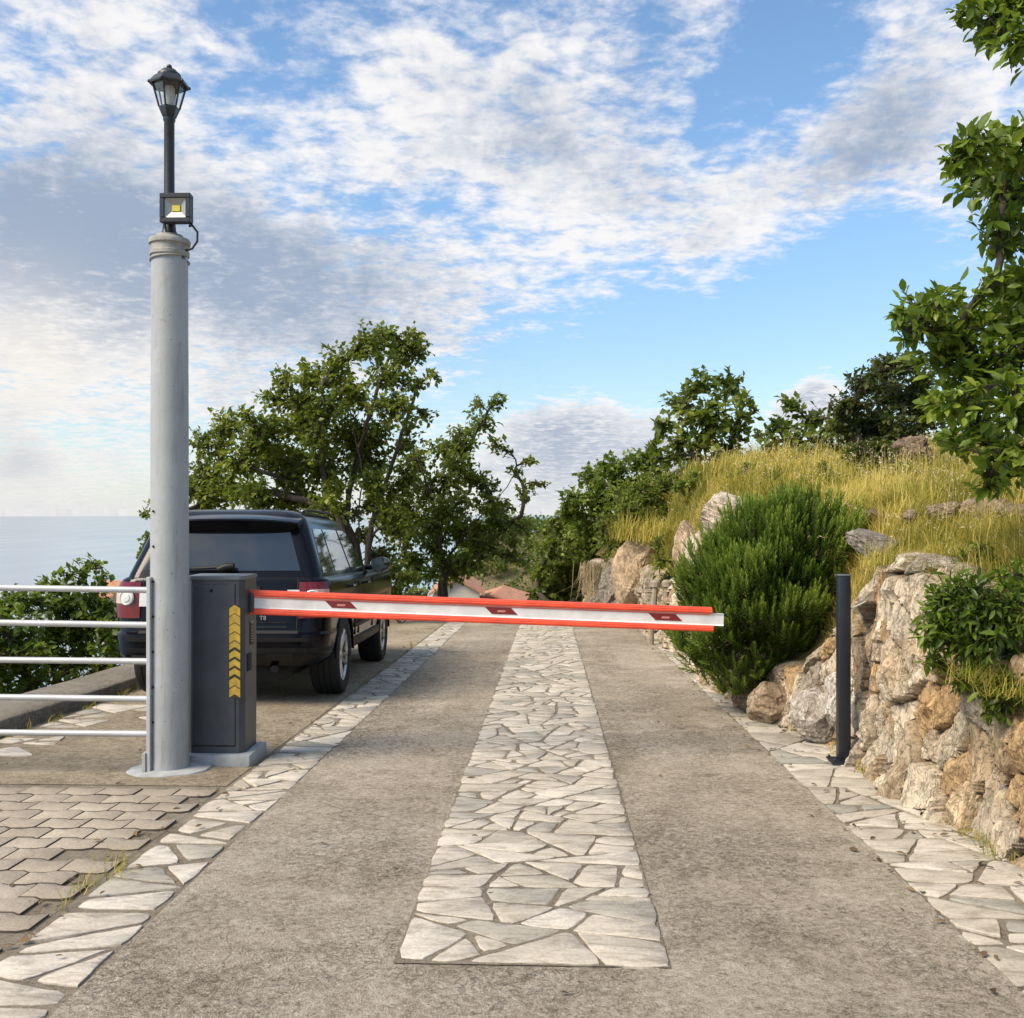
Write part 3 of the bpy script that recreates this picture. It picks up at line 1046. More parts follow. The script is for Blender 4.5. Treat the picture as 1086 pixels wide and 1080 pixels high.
# ------------------------------------------------------------------ stone wall
def build_wall():
    rng = np.random.default_rng(11)
    ys = np.concatenate([np.arange(1.0, 3.6, 0.03), np.arange(3.6, 8.2, 0.0115), np.arange(8.2, 12, 0.022), np.arange(12, 27, 0.05)])
    nv = 112
    v01 = np.linspace(0, 1, nv)
    Yg, Vg = np.meshgrid(ys, v01, indexing='ij')
    H = wall_h(Yg) + 0.09 * fbm(np.stack([Yg.ravel() * 2.3, 0 * Yg.ravel(), 0 * Yg.ravel()], -1), 3, 8).reshape(Yg.shape) * sstep(0, 1, Vg)
    h = Vg * H
    # seeds
    su, sv = 0.22, 0.30
    S = []
    for a in np.arange(0.5, 27.5, su):
        for b in np.arange(-0.2, 2.2, sv):
            S.append((a + rng.uniform(-.5, .5) * su * 0.95, b + rng.uniform(-.5, .5) * sv * 0.95 + (0.5 * sv if int(a / su) % 2 else 0)))
    S = np.array(S)
    nS = len(S)
    prot = rng.uniform(-0.025, 0.075, nS)
    tiltu, tiltv = rng.normal(0, 0.16, nS), rng.normal(0, 0.13, nS)
    pal = np.array([(0.52, 0.48, 0.415), (0.60, 0.56, 0.49), (0.48, 0.40, 0.29), (0.45, 0.335, 0.205), (0.40, 0.345, 0.27), (0.42, 0.40, 0.365)])
    pr = np.array([.27, .22, .19, .12, .10, .10])
    pick = rng.choice(6, nS, p=pr)
    och = (S[:, 0] > 4.4) & (S[:, 0] < 6.0) & (S[:, 1] > 0.25) & (S[:, 1] < 0.9) & (rng.random(nS) < 0.40)
    pick[och] = 3
    ccell = pal[pick] * rng.uniform(0.80, 1.18, (nS, 1)) * np.array((1.0, 0.95, 0.86))
    P = np.stack([Yg.ravel(), h.ravel()], -1)
    w3 = np.stack([P[:, 0] * 4, P[:, 1] * 4, 0 * P[:, 0]], -1)
    Q = P + 0.06 * np.stack([fbm(w3 * 0.8, 2, 21), fbm(w3 * 0.8 + 9.1, 2, 22)], -1) + 0.008 * np.stack([fbm(w3 * 4, 2, 23), fbm(w3 * 4 + 9.1, 2, 24)], -1)
    tall = 1.0 + 0.7 * np.exp(-((P[:, 0] - 6.5) / 0.6) ** 2)
    d1 = np.full(len(P), 9e9)
    d2 = d1.copy()
    id1 = np.zeros(len(P), int)
    order = np.argsort(P[:, 0])
    CH = 4000
    for s in range(0, len(P), CH):
        ix = order[s:s + CH]
        lo, hi = P[ix, 0].min() - 0.9, P[ix, 0].max() + 0.9
        sel = np.where((S[:, 0] > lo) & (S[:, 0] < hi))[0]
        du = (Q[ix, 0][:, None] - S[sel, 0]) / su
        dv = (Q[ix, 1][:, None] - S[sel, 1]) / (sv * tall[ix][:, None])
        d = np.sqrt(du * du + dv * dv)
        o2 = np.argpartition(d, 1, axis=1)[:, :2]
        da = np.take_along_axis(d, o2, 1)
        sw = da[:, 0] > da[:, 1]
        da = np.sort(da, 1)
        first = np.where(sw, o2[:, 1], o2[:, 0])
        d1[ix], d2[ix], id1[ix] = da[:, 0], da[:, 1], sel[first]
    e = d2 - d1
    k = sstep(0.015, 0.17, e)
    lu = P[:, 0] - S[id1, 0]
    lv = P[:, 1] - S[id1, 1]
    n3 = np.stack([P[:, 0] * 11, P[:, 1] * 4.0, prot[id1] * 300], -1)
    rid = 1 - np.abs(fbm(n3, 4, 33))
    fn = fbm(n3 * 3.1, 3, 44)
    # split each stone into planes
    facet = np.abs(fbm(np.stack([P[:, 0] * 5, P[:, 1] * 3.2, tiltu[id1] * 90], -1), 2, 55))
    # broken layers: each stone splits along its own steep bedding planes
    dip = rng.normal(0.15, 0.55, nS)
    bed = (np.cos(dip[id1]) * lu + np.sin(dip[id1]) * lv) * rng.uniform(9, 20, nS)[id1] + 1.0 * fbm(np.stack([P[:, 0] * 4, P[:, 1] * 1.2, prot[id1] * 500], -1), 3, 91)
    saw = bed - np.floor(bed)
    stepd = np.floor(bed)
    lay = 0.020 * _hash(stepd.astype(np.int64), id1.astype(np.int64), id1 * 0, 5) + 0.010 * saw
    grain = fbm(np.stack([P[:, 0] * 42, P[:, 1] * 12, prot[id1] * 100], -1), 3, 92)
    crk = sstep(0.045, 0.0, np.abs(fbm(np.stack([P[:, 0] * 7, P[:, 1] * 3.5, prot[id1] * 40], -1), 4, 93)))
    NPL = 5
    pa = rng.normal(0, 0.60, (nS, NPL))
    pb = rng.normal(0, 0.40, (nS, NPL))
    pc = rng.uniform(0.015, 0.075, (nS, NPL))
    pa[:, 0] *= 0.25
    pb[:, 0] *= 0.25
    face = np.min(pc[id1] + pa[id1] * lu[:, None] + pb[id1] * lv[:, None], axis=1)
    face = np.maximum(face, -0.02)
    k = sstep(0.012, 0.055, e)
    disp = -0.045 + 0.014 * fn + k * (0.045 + prot[id1] + face + 0.016 * (rid - 0.7) + 1.0 * lay - 0.014 * crk + 0.012 * grain)
    # foot bulges out, and ragged natural rock in places
    disp += 0.10 * np.exp(-P[:, 1] / 0.16)
    far = sstep(11, 14, P[:, 0])
    disp += far * 0.28 * fbm(np.stack([P[:, 0] * 1.3, P[:, 1] * 1.6, 0 * P[:, 0]], -1), 3, 66)
    # tall outcrop by the post stands proud
    disp += 0.10 * np.exp(-((P[:, 0] - 6.35) / 0.25) ** 2) * sstep(0.3, 0.9, P[:, 1])
    topk = sstep(0.90, 1.0, Vg.ravel())
    disp -= 0.07 * topk ** 2
    X = wall_x(P[:, 0]) - disp + 0.10 * P[:, 1]
    Z = road_z(P[:, 0]) + P[:, 1] - 0.03
    Yv = P[:, 0] + 0.02 * fn * k
    mort_shade = np.array((0.22, 0.15, 0.08)) * (1 + 0.35 * fn[:, None])  # mortar brown, darkened so the colour carries the gap shadow between stones
    col = ccell[id1] * (0.92 + 0.22 * fn[:, None] - 0.30 * (saw[:, None] > 0.9) + 0.22 * grain[:, None] - 0.40 * crk[:, None])
    iron = sstep(0.10, 0.45, fbm(np.stack([P[:, 0] * 2.4, P[:, 1] * 2.4, 3 + 0 * P[:, 0]], -1), 4, 77))
    iron = iron * (0.12 + 0.55 * np.exp(-((P[:, 0] - 5.2) / 0.8) ** 2))
    col = col * (1 - iron[:, None]) + np.array((0.50, 0.33, 0.155)) * iron[:, None]
    km = sstep(0.01, 0.06, e)[:, None]
    col = mort_shade * (1 - km) + col * km
    V = np.stack([X, Yv, Z], -1)
    V[:, 0] -= 0
    Fc = grid_faces(len(ys), nv)
    # cap: fold the top back into the bank
    top = V.reshape(len(ys), nv, 3)[:, -1]
    cap1 = top + np.array((0.12, 0, 0.015))
    cap2 = top + np.array((0.45, 0, -0.10))
    nb = len(V)
    V = np.concatenate([V, cap1, cap2])
    col = np.concatenate([col, np.tile(col.reshape(len(ys), nv, 3)[:, -1], (2, 1))])
    ti = np.arange(len(ys)) * nv + nv - 1
    c1 = nb + np.arange(len(ys))
    c2 = c1 + len(ys)
    Fcap = np.concatenate([np.stack([ti[:-1], ti[1:], c1[1:], c1[:-1]], -1), np.stack([c1[:-1], c1[1:], c2[1:], c2[:-1]], -1)])
    o = np_mesh('stone_wall', V, np.concatenate([Fc, Fcap])[:, ::-1], M_ROCK, col=np.clip(col, 0.02, 0.8), smooth=24)
    tag(o, 'rough ochre and white stone retaining wall along the right of the drive', 'wall')


build_wall()


def rock(name, loc, size, seed, label, group=None, rot=(0, 0, 0), cols=((0.60, 0.54, 0.46), (0.44, 0.36, 0.27)), cat='rock', rough=0.30):
    bm = bmesh.new()
    bmesh.ops.create_icosphere(bm, subdivisions=5, radius=1.0)
    P = np.array([v.co[:] for v in bm.verts])
    Fs = np.array([[v.index for v in f.verts] for f in bm.faces])
    bm.free()
    rng = np.random.default_rng(seed)
    Q = P.copy()
    for k in range(17):      # facet planes
        n = rng.normal(size=3)
        n /= np.linalg.norm(n)
        c = rng.uniform(0.62, 0.92)
        d = Q @ n
        Q -= np.maximum(d - c, 0)[:, None] * n * 0.98
    Q *= (1 + rough * 0.35 * fbm(P * 1.7 + seed, 2, seed))[:, None]
    rd = 1 - np.abs(fbm(P * np.array((2.2, 2.2, 5.5)) + seed, 4, seed + 3))
    Q *= (1 + rough * 0.35 * (rd - 0.7))[:, None]
    bed = P @ unit(rng.normal(size=3) * np.array((0.35, 0.35, 1.0))) * rng.uniform(3.5, 6.5) + 0.9 * fbm(P * 2.2 + seed, 3, seed + 8)
    saw = bed - np.floor(bed)
    Q *= (1 + rough * 0.22 * (_hash(np.floor(bed).astype(np.int64), np.full(len(P), seed), np.zeros(len(P), np.int64), 3) - 0.5) + rough * 0.12 * saw + 0.035 * fbm(P * 9, 3, seed + 9))[:, None]
    f = np.clip(rd * 1.3 - 0.5 + 0.5 * fbm(P * 3, 3, seed + 5), 0, 1)[:, None]
    col = np.array(cols[0]) * f + np.array(cols[1]) * (1 - f)
    col = col * (1 - 0.35 * (saw[:, None] > 0.9))
    M = Matrix.Rotation(rot[2], 3, 'Z') @ Matrix.Rotation(rot[1], 3, 'Y') @ Matrix.Rotation(rot[0], 3, 'X')
    Q = (Q * np.array(size)) @ np.array(M).T
    o = np_mesh(name, Q, Fs, M_ROCK, col=col, smooth=24)
    o.location = loc
    tag(o, label, cat, group)
    return o


# boulders on the bank and along the wall foot
rock('boulder', at(778, 550, 13.2), (0.50, 0.42, 0.34), 1, 'large pale layered boulder on the bank above the round bush', 'boulders on the bank', (0.2, 0.25, 0.3))
rock('boulder', at(730, 585, 15), (0.24, 0.35, 0.50), 2, 'upright brown boulder left of the bush under the pale layered one', 'boulders on the bank', (0.1, -0.15, 0.2), ((0.55, 0.44, 0.32), (0.40, 0.29, 0.18)))
rock('boulder', at(746, 590, 14.6), (0.33, 0.35, 0.40), 3, 'pale grey boulder between the brown boulder and the round bush', 'boulders on the bank', (0.3, 0.5, 0.2))
rock('boulder', at(926, 578, 7.6), (0.20, 0.22, 0.13), 4, 'dark grey layered boulder just right of the round bush', 'boulders on the bank', (0.2, 0.2, 0.5), ((0.30, 0.28, 0.25), (0.17, 0.15, 0.13)))
rock('boulder', at(893, 748, 7.25), (0.17, 0.19, 0.24), 5, 'white cracked rock at the foot of the black post', 'rocks at the wall foot', (0, 0, 0.2), ((0.70, 0.67, 0.62), (0.52, 0.47, 0.41)))
rock('boulder', at(866, 757, 7.6), (0.20, 0.22, 0.22), 6, 'white rounded rock under the bush beside the black post', 'rocks at the wall foot', (0, 0, 1.2), ((0.54, 0.51, 0.46), (0.38, 0.33, 0.28)))
rock('boulder', at(822, 752, 8.5), (0.22, 0.24, 0.24), 7, 'brown rock under the middle of the round bush', 'rocks at the wall foot', (0, 0, 2.2), ((0.40, 0.32, 0.23), (0.26, 0.19, 0.13)))
rock('boulder', at(797, 737, 9.2), (0.22, 0.24, 0.18), 8, 'reddish rock under the left edge of the round bush', 'rocks at the wall foot', (0, 0, 3.0), ((0.42, 0.31, 0.22), (0.28, 0.19, 0.12)))
rock('boulder', at(838, 765, 8.2), (0.07, 0.07, 0.06), 15, 'small pale cobble on the flags beneath the bush', 'rocks at the wall foot', (0, 0, 3.0))
rock('rock_pillar', at(672, 612, 19), (0.42, 0.40, 0.72), 9, 'tall tan rock stump rising beyond the barrier arm', None, (0.05, 0.1, 0.2), ((0.60, 0.48, 0.35), (0.43, 0.32, 0.20)))
rock('rock_pillar', at(650, 622, 20), (0.30, 0.4, 0.48), 10, 'grey leaning rock left of the tall tan stump', None, (0.2, 0.35, 0.2), ((0.36, 0.34, 0.31), (0.22, 0.19, 0.16)))
for k, (px, py, s) in enumerate([(922, 553, .10), (1003, 553, .13), (1048, 551, .16), (1078, 553, .11), (968, 553, .085)]):
    lab = ['brown stone at the left end of the row in the dry grass', 'grey humped stone in the middle of the dry grass row',
           'largest dark stone of the row in the dry grass', 'stone at the right end of the row in the dry grass',
           'smallest stone of the row in the dry grass'][k]
    hp = hill_at(px, py)
    STONE_ROW.append((hp[0], hp[1]))
    rock('bank_stone', hp + np.array((0, 0, s * 0.45)), (s * 1.25, s, s * 0.75), 40 + k, lab, 'row of stones in the dry grass', (0, 0, k * 0.3 - 0.4), ((0.36, 0.29, 0.23), (0.20, 0.15, 0.11)))
rock('rock_outcrop', at(968, 478, 12.8), (0.16, 0.3, 0.20), 50, 'brown rock outcrop under the dark juniper on the ridge', None, (0.1, 0, 0.4), ((0.26, 0.20, 0.15), (0.12, 0.085, 0.06)), rough=0.6)
# flat slab on the wall top
bm = bmesh.new()
bbox(bm, -0.15, 0.15, -0.14, 0.14, -0.035, 0.03, 0.008)
for v in bm.verts:
    v.co += Vector((random.Random(int(v.co.x * 900 + v.co.y * 77)).uniform(-.01, .01), 0, random.Random(int(v.co.y * 900)).uniform(-.006, .006)))
o = link('stone_slab', bm, mat('slab_stone', (0.46, 0.36, 0.27), 0.85, var=0.25, vscale=20, bump=0.6), smooth=30)
o.location = at(978, 616, 6.3)
o.rotation_euler = (0.05, 0.03, 0.3)
tag(o, 'flat pinkish stone slab lying on the wall top at the grass edge', 'slab')


# ------------------------------------------------------------------ vegetation
T_SMALL = (np.array([(0, 0, 0), (.36, .42, .10), (0, 1, -.06), (-.36, .42, .10)], float), np.array([(0, 1, 2), (0, 2, 3)]))
_b = [(0, 0, 0), (0, .33, -.03), (0, .68, -.05), (0, 1.0, -.16), (.26, .25, .06), (.33, .55, .07), (.19, .82, .0), (-.26, .25, .06), (-.33, .55, .07), (-.19, .82, .0)]
T_BIG = (np.array(_b, float), np.array([(0, 4, 1, 1), (1, 4, 5, 2), (2, 5, 6, 3), (0, 1, 7, 7), (1, 2, 8, 7), (2, 3, 9, 8)]))
T_BIG = (T_BIG[0], np.array([(0, 4, 1), (1, 4, 5), (1, 5, 2), (2, 5, 6), (2, 6, 3), (0, 1, 7), (1, 8, 7), (1, 2, 8), (2, 9, 8), (2, 3, 9)]))
T_OVAL = (np.array([(0, 0, 0), (.20, .28, .05), (.24, .58, .05), (.11, .85, -.03), (0, 1, -.12), (-.11, .85, -.03), (-.24, .58, .05), (-.20, .28, .05), (0, .5, -.03)], float),
          np.array([(0, 1, 8), (1, 2, 8), (2, 3, 8), (3, 4, 8), (4, 5, 8), (5, 6, 8), (6, 7, 8), (7, 0, 8)]))
T_LONG = (np.array([(0, 0, 0), (.17, .35, .05), (.13, .72, .02), (0, 1, -.12), (-.13, .72, .02), (-.17, .35, .05), (0, .5, -.03)], float),
          np.array([(0, 1, 6), (1, 2, 6), (2, 3, 6), (3, 4, 6), (4, 5, 6), (5, 0, 6)]))
T_NEED = (np.array([(0, 0, 0), (.065, .45, 0.01), (0, 1, 0), (-.065, .45, .01)], float), np.array([(0, 1, 2), (0, 2, 3)]))


def leaf_mesh(name, P, D, Nrm, S, tone, T, m, parent):
    P, D, Nrm, S = np.asarray(P), unit(np.asarray(D)), np.asarray(Nrm), np.asarray(S)
    side = unit(np.cross(D, Nrm))
    nn = np.cross(side, D)
    tv, tf = T
    V = P[:, None, :] + S[:, None, None] * (tv[None, :, 0:1] * side[:, None, :] + tv[None, :, 1:2] * D[:, None, :] + tv[None, :, 2:3] * nn[:, None, :])
    n, k = len(P), len(tv)
    Fc = (np.arange(n)[:, None, None] * k + tf[None]).reshape(-1, tf.shape[1])
    return np_mesh(name, V.reshape(-1, 3), Fc, m, parent, tone=np.repeat(np.clip(tone, 0, 1), k))


def tubes_np(lines, nside):
    """lines: list of (pts (k,3), radii (k,))"""
    V, Fc, off = [], [], 0
    ang = np.arange(nside) * 2 * math.pi / nside
    ca, sa = np.cos(ang), np.sin(ang)
    for pts, rad in lines:
        pts = np.asarray(pts, float)
        k = len(pts)
        t = np.gradient(pts, axis=0)
        t = unit(t)
        ref = np.array((0.31, 0.17, 0.93)) if abs(t[0][2]) < 0.9 else np.array((1.0, 0.1, 0))
        u = unit(np.cross(t, ref))
        v = np.cross(t, u)
        ring = pts[:, None, :] + np.asarray(rad)[:, None, None] * (ca[None, :, None] * u[:, None, :] + sa[None, :, None] * v[:, None, :])
        V.append(ring.reshape(-1, 3))
        i, j = np.meshgrid(np.arange(k - 1), np.arange(nside), indexing='ij')
        a = (i * nside + j).ravel() + off
        b = (i * nside + (j + 1) % nside).ravel() + off
        Fc.append(np.stack([a, b, b + nside, a + nside], -1))
        off += k * nside
    return np.concatenate(V), np.concatenate(Fc)


def plant(name, label, cat, base, clumps, d0, leaf, m, T=T_SMALL, seed=1, spread=None, trunk_r=0.12, dens=1.0, group=None,
          fork=0.30, droop=0.15, stems=1, twig_r=0.006, flat=0.85, lean=(0, 0), parts=('trunk', 'crown'), tone_mu=0.45, leafy=0.25, bark=None, depth_k=1.0, sizevar=0.3, limbs=None, fill=1.0):
    """a tree or shrub: limbs grow from the base to every leaf clump, twigs fill the clump, leaves sit on the twigs.
    clumps: (px, py, r_px) as seen in the photograph, given a real depth around d0."""
    rng = np.random.default_rng(seed)
    base = np.asarray(base, float)
    root = empty(name, tuple(base))
    tag(root, label, cat, group)
    cl = []
    xs = [c[0] for c in clumps]
    ys_ = [c[1] for c in clumps]
    w_m = (max(xs) - min(xs)) / F * d0
    spread = spread if spread is not None else 0.30 * w_m
    cxp = sum(xs) / len(xs)
    for c in clumps:
        off = abs(c[0] - cxp) / (max(xs) - min(xs) + 1e-6) * 2
        d = d0 + rng.uniform(-1, 1) * spread * math.sqrt(max(0.1, 1 - min(1, off) ** 2))
        cl.append((at(c[0], c[1], d), c[2] / F * d))
    cen = np.mean([c[0] for c in cl], axis=0)
    top = max(c[0][2] for c in cl)
    # trunk(s)
    nodes, par = [], []

    def add(p, q):
        nodes.append(np.asarray(p, float))
        par.append(q)
        return len(nodes) - 1
    add(base - np.array((0, 0, 0.15)), -1)
    forks = []
    for lm in (limbs or []):
        P_ = [base] + [at(x_, y_, d0 + (k_ + 1) / len(lm) * rng.uniform(-0.8, 0.8) * spread) for k_, (x_, y_) in enumerate(lm)]
        last = 0
        for k_ in range(len(P_) - 1):
            q0, q1, q2, q3 = P_[max(0, k_ - 1)], P_[k_], P_[k_ + 1], P_[min(len(P_) - 1, k_ + 2)]
            nst = max(2, int(np.linalg.norm(q2 - q1) / 0.22))
            for i_ in range(1, nst + 1):
                t_ = i_ / nst
                p = 0.5 * (2 * q1 + (q2 - q0) * t_ + (2 * q0 - 5 * q1 + 4 * q2 - q3) * t_ ** 2 + (3 * q1 - q0 - 3 * q2 + q3) * t_ ** 3)
                last = add(p + rng.normal(size=3) * 0.012, last)
        forks.append(last)
    for s in range(0 if limbs else stems):
        last = 0
        hgt = (top - base[2]) * fork
        tgt = base + np.array(((cen[0] - base[0]) * 0.35 + (rng.uniform(-1, 1) * 0.25 * w_m if stems > 1 else 0), (cen[1] - base[1]) * 0.35, hgt))
        ns = 6
        for k in range(1, ns + 1):
            f = k / ns
            p = base * (1 - f) + tgt * f + np.array((rng.normal() * 0.02, rng.normal() * 0.02, 0)) * hgt * (1 - abs(2 * f - 1))
            last = add(p, last)
        forks.append(last)
    order = sorted(range(len(cl)), key=lambda i: np.linalg.norm(cl[i][0] - base))
    clump_nodes = [None] * len(cl)
    for i in order:
        c = cl[i][0]
        A = np.array(nodes)
        d = np.linalg.norm(A - c, axis=1)
        pen = np.maximum(A[:, 2] - c[2], 0) * 1.2 + np.where(np.arange(len(A)) < 4, 0.6, 0)
        j = int(np.argmin(d + pen))
        L = d[j]
        k = max(2, int(L / 0.22))
        p0 = A[j]
        gd = (A[j] - A[par[j]]) if par[j] >= 0 else np.array((0, 0, 1.0))
        gd = gd / (np.linalg.norm(gd) + 1e-9)
        p1 = p0 + (gd * 0.5 + np.array((0, 0, 0.25))) * L * 0.5
        last, mine = j, []
        for q in range(1, k + 1):
            f = q / k
            b = (1 - f) ** 2 * p0 + 2 * f * (1 - f) * p1 + f * f * c
            if q < k:
                b = b + rng.normal(size=3) * 0.018 * min(L, 1.2)
            last = add(b, last)
            mine.append(last)
        clump_nodes[i] = mine
    A = np.array(nodes)
    par = np.array(par)
    # radii by pipe model
    w = np.zeros(len(A))
    for i, mine in enumerate(clump_nodes):
        w[mine[-1]] += 1.0
    for i in range(len(A) - 1, 0, -1):
        w[par[i]] += w[i]
    rad = trunk_r * (np.maximum(w, 0.5) / w[0]) ** 0.60
    rad[0] *= 1.25
    rad = np.maximum(rad, twig_r * 1.3)
    # branches as chains
    kids = {}
    for i in range(1, len(A)):
        kids.setdefault(par[i], []).append(i)
    lines = []
    stack = [(0, None)]
    while stack:
        s, pr = stack.pop()
        chain = [s] if pr is None else [pr, s]
        cur = s
        while cur in kids:
            ks = sorted(kids[cur], key=lambda q: -rad[q])
            for q in ks[1:]:
                stack.append((q, cur))
            cur = ks[0]
            chain.append(cur)
        if len(chain) > 1:
            rr = rad[chain].copy()
            if pr is not None:
                rr[0] = rr[1]
            lines.append((A[chain], rr))
    V, Fc = tubes_np(lines, 8)
    # twigs and leaves
    LP, LD, LN, LS, LT = [], [], [], [], []
    tl = []
    for i, (c, r) in enumerate(cl):
        nt = max(5, int(dens * 10.0 * (r / leaf) ** 1.55))
        ctone = rng.normal(0, 0.12)
        src = clump_nodes[i]
        for q in range(nt):
            v = rng.normal(size=3)
            v = v / np.linalg.norm(v) * rng.uniform(0.2, 1.0) ** 0.5 * r * rng.uniform(0.75, 1.35)
            v[2] *= flat
            v = v * np.array((1, depth_k, 1))
            e = c + v
            s = A[src[max(0, len(src) - 1 - int(rng.integers(0, min(3, len(src)))))]]
            mid = (s + e) / 2 + rng.normal(size=3) * 0.10 * r + np.array((0, 0, 0.10 * r))
            tt = np.linspace(0, 1, 5)[:, None]
            pts = (1 - tt) ** 2 * s + 2 * tt * (1 - tt) * mid + tt ** 2 * e
            tl.append((pts, np.linspace(twig_r, twig_r * 0.4, 5)))
            Lt = np.linalg.norm(e - s)
            nl = max(3, int((1 - leafy) * Lt / (leaf * 0.42)))
            f = rng.uniform(leafy, 1.0, nl)
            f[0] = 1.0
            tw = (e - s) / (Lt + 1e-9)
            for ff in f:
                p = (1 - ff) ** 2 * s + 2 * ff * (1 - ff) * mid + ff ** 2 * e
                dd = tw * 0.55 + rng.normal(size=3) * 0.55 + np.array((0, 0, -droop))
                LP.append(p)
                LD.append(dd)
                LN.append(rng.normal(size=3) * 0.55 + np.array((0, 0, 1.0)) + 0.3 * v / (r + 1e-9))
                LS.append(leaf * (1 + sizevar * rng.normal()) if True else leaf)
                LT.append(tone_mu + ctone + rng.normal(0, 0.17))
    V2, F2 = tubes_np(tl, 3)
    V = np.concatenate([V, V2]) - base
    Fc = np.concatenate([Fc, F2 + (len(V) - len(V2))])
    np_mesh(parts[0], V, Fc, bark or M_BARK, root, smooth=60)
    leaf_mesh(parts[1], np.array(LP) - base, np.array(LD), np.array(LN), np.clip(np.array(LS), leaf * 0.4, leaf * 1.7), np.array(LT), T, m, root)
    return root


def gz(x, y):
    return float(road_z(y))


# two broad-leaved trees behind the car
cl_a = [(395, 365, 26), (360, 385, 22), (432, 372, 24), (415, 400, 28), (300, 400, 16), (332, 405, 25), (452, 402, 9), (290, 425, 18), (370, 420, 34), (418, 432, 26),
        (285, 455, 26), (240, 452, 24), (214, 470, 18), (322, 450, 34), (372, 465, 34), (222, 500, 25), (257, 490, 30), (300, 490, 34), (342, 500, 34), (225, 530, 20),
        (262, 525, 24), (392, 492, 30), (442, 410, 10), (464, 398, 8), (445, 372, 14), (405, 352, 12), (440, 355, 10), (300, 530, 25), (345, 540, 22), (400, 540, 22), (152, 545, 7), (158, 572, 9), (172, 540, 14), (190, 515, 16), (185, 560, 16),
        (152, 588, 6), (420, 560, 22), (410, 590, 18), (430, 505, 18), (205, 520, 16), (215, 540, 14), (280, 535, 16), (325, 535, 16), (370, 545, 16), (355, 520, 20), (270, 470, 22), (400, 460, 24), (345, 430, 24), (435, 450, 14), (240, 515, 22), (310, 510, 22), (335, 470, 22), (425, 520, 20), (415, 545, 18), (430, 470, 16), (395, 515, 22), (355, 545, 18), (230, 475, 18), (385, 570, 16), (262, 440, 14), (310, 425, 16), (455, 440, 10)]
b = at(388, 640, 20.0)
plant('broadleaf_tree', 'spreading broad-leaved tree with many stems behind the parked black car', 'tree', (b[0], b[1], gz(b[0], b[1])), cl_a, 19.5, 0.098, L_FIG, seed=3, trunk_r=0.17, dens=0.74, spread=1.3, tone_mu=0.54,
      limbs=[[(374, 590), (368, 540), (378, 490), (392, 440), (408, 390)], [(360, 580), (330, 530), (280, 500), (235, 490)], [(366, 570), (345, 510), (335, 455), (325, 415)], [(392, 570), (410, 510), (430, 450), (445, 405)], [(370, 560), (300, 525), (240, 530), (180, 545)], [(380, 560), (384, 500), (372, 440), (368, 395)]])
cl_b = [(440, 490, 22), (468, 478, 20), (492, 464, 22), (510, 450, 18), (525, 426, 12), (506, 430, 10), (472, 510, 26), (500, 510, 20), (480, 540, 28), (440, 545, 26),
        (520, 535, 20), (545, 500, 9), (562, 488, 7), (556, 520, 11), (576, 514, 6), (530, 555, 18), (552, 560, 14), (500, 575, 22), (460, 580, 24), (420, 535, 20), (482, 605, 20),
        (522, 582, 18), (548, 590, 11), (430, 595, 18), (455, 612, 16), (527, 472, 10), (540, 575, 10), (450, 520, 22), (485, 560, 24), (510, 560, 20), (440, 600, 18), (500, 600, 18), (455, 560, 22), (430, 565, 18), (485, 490, 20), (515, 515, 16), (470, 595, 18), (425, 615, 14), (534, 540, 14)]
b = at(472, 640, 22.5)
plant('broadleaf_tree', 'smaller dark broad-leaved tree with open right side, in line with the barrier arm', 'tree', (b[0], b[1], gz(b[0], b[1])), cl_b, 22.3, 0.104, L_FIG, seed=8, trunk_r=0.15, dens=0.66, spread=1.2, tone_mu=0.46,
      limbs=[[(470, 605), (464, 550), (480, 500), (505, 460), (522, 430)], [(470, 600), (462, 545), (450, 505), (440, 485)], [(471, 600), (500, 560), (530, 525), (556, 492)], [(470, 610), (500, 590), (535, 560), (556, 545)]])

# ridge trees
def hb(px, d):
    p = at(px, 540, d)
    return (p[0], p[1], float(hill_z(np.array([p[0]]), np.array([p[1]]))[0]) - 0.05)


plant('ridge_tree', 'small leafy tree standing alone on the grassy ridge', 'tree', hb(748, 21), [(720, 425, 16), (745, 405, 15), (770, 408, 17), (790, 425, 12), (733, 440, 20), (760, 438, 22), (780, 450, 18), (702, 450, 12), (715, 467, 16), (745, 470, 20), (775, 475, 18), (694, 474, 8), (800, 438, 6), (730, 490, 16), (765, 492, 16), (700, 488, 10)], 21, 0.15, L_MID, seed=4, trunk_r=0.10, dens=1.2, fork=0.25, spread=0.8, stems=2)
plant('ridge_tree', 'low ragged tree between the lone tree and the dark juniper', 'tree', hb(848, 18), [(840, 430, 12), (860, 446, 14), (825, 450, 14), (845, 465, 18), (870, 465, 15), (815, 470, 10), (884, 448, 9), (850, 485, 16), (880, 480, 14), (825, 482, 12), (805, 462, 6)], 18, 0.12, L_MID, seed=5, trunk_r=0.08, dens=1.2, fork=0.2, spread=0.7, stems=2, tone_mu=0.40)
plant('juniper_tree', 'dark dense juniper on the ridge left of the near leafy tree', 'tree', hb(930, 13.5), [(945, 390, 22), (966, 384, 15), (920, 405, 22), (903, 430, 22), (940, 420, 28), (893, 455, 18), (920, 452, 28), (950, 455, 24), (967, 425, 24), (886, 432, 9), (930, 480, 18), (978, 405, 20), (905, 480, 14), (960, 480, 12), (985, 440, 25)], 13.5, 0.06, L_DARK, seed=6, trunk_r=0.11, dens=0.95, fork=0.2, spread=0.8, stems=2, tone_mu=0.45)

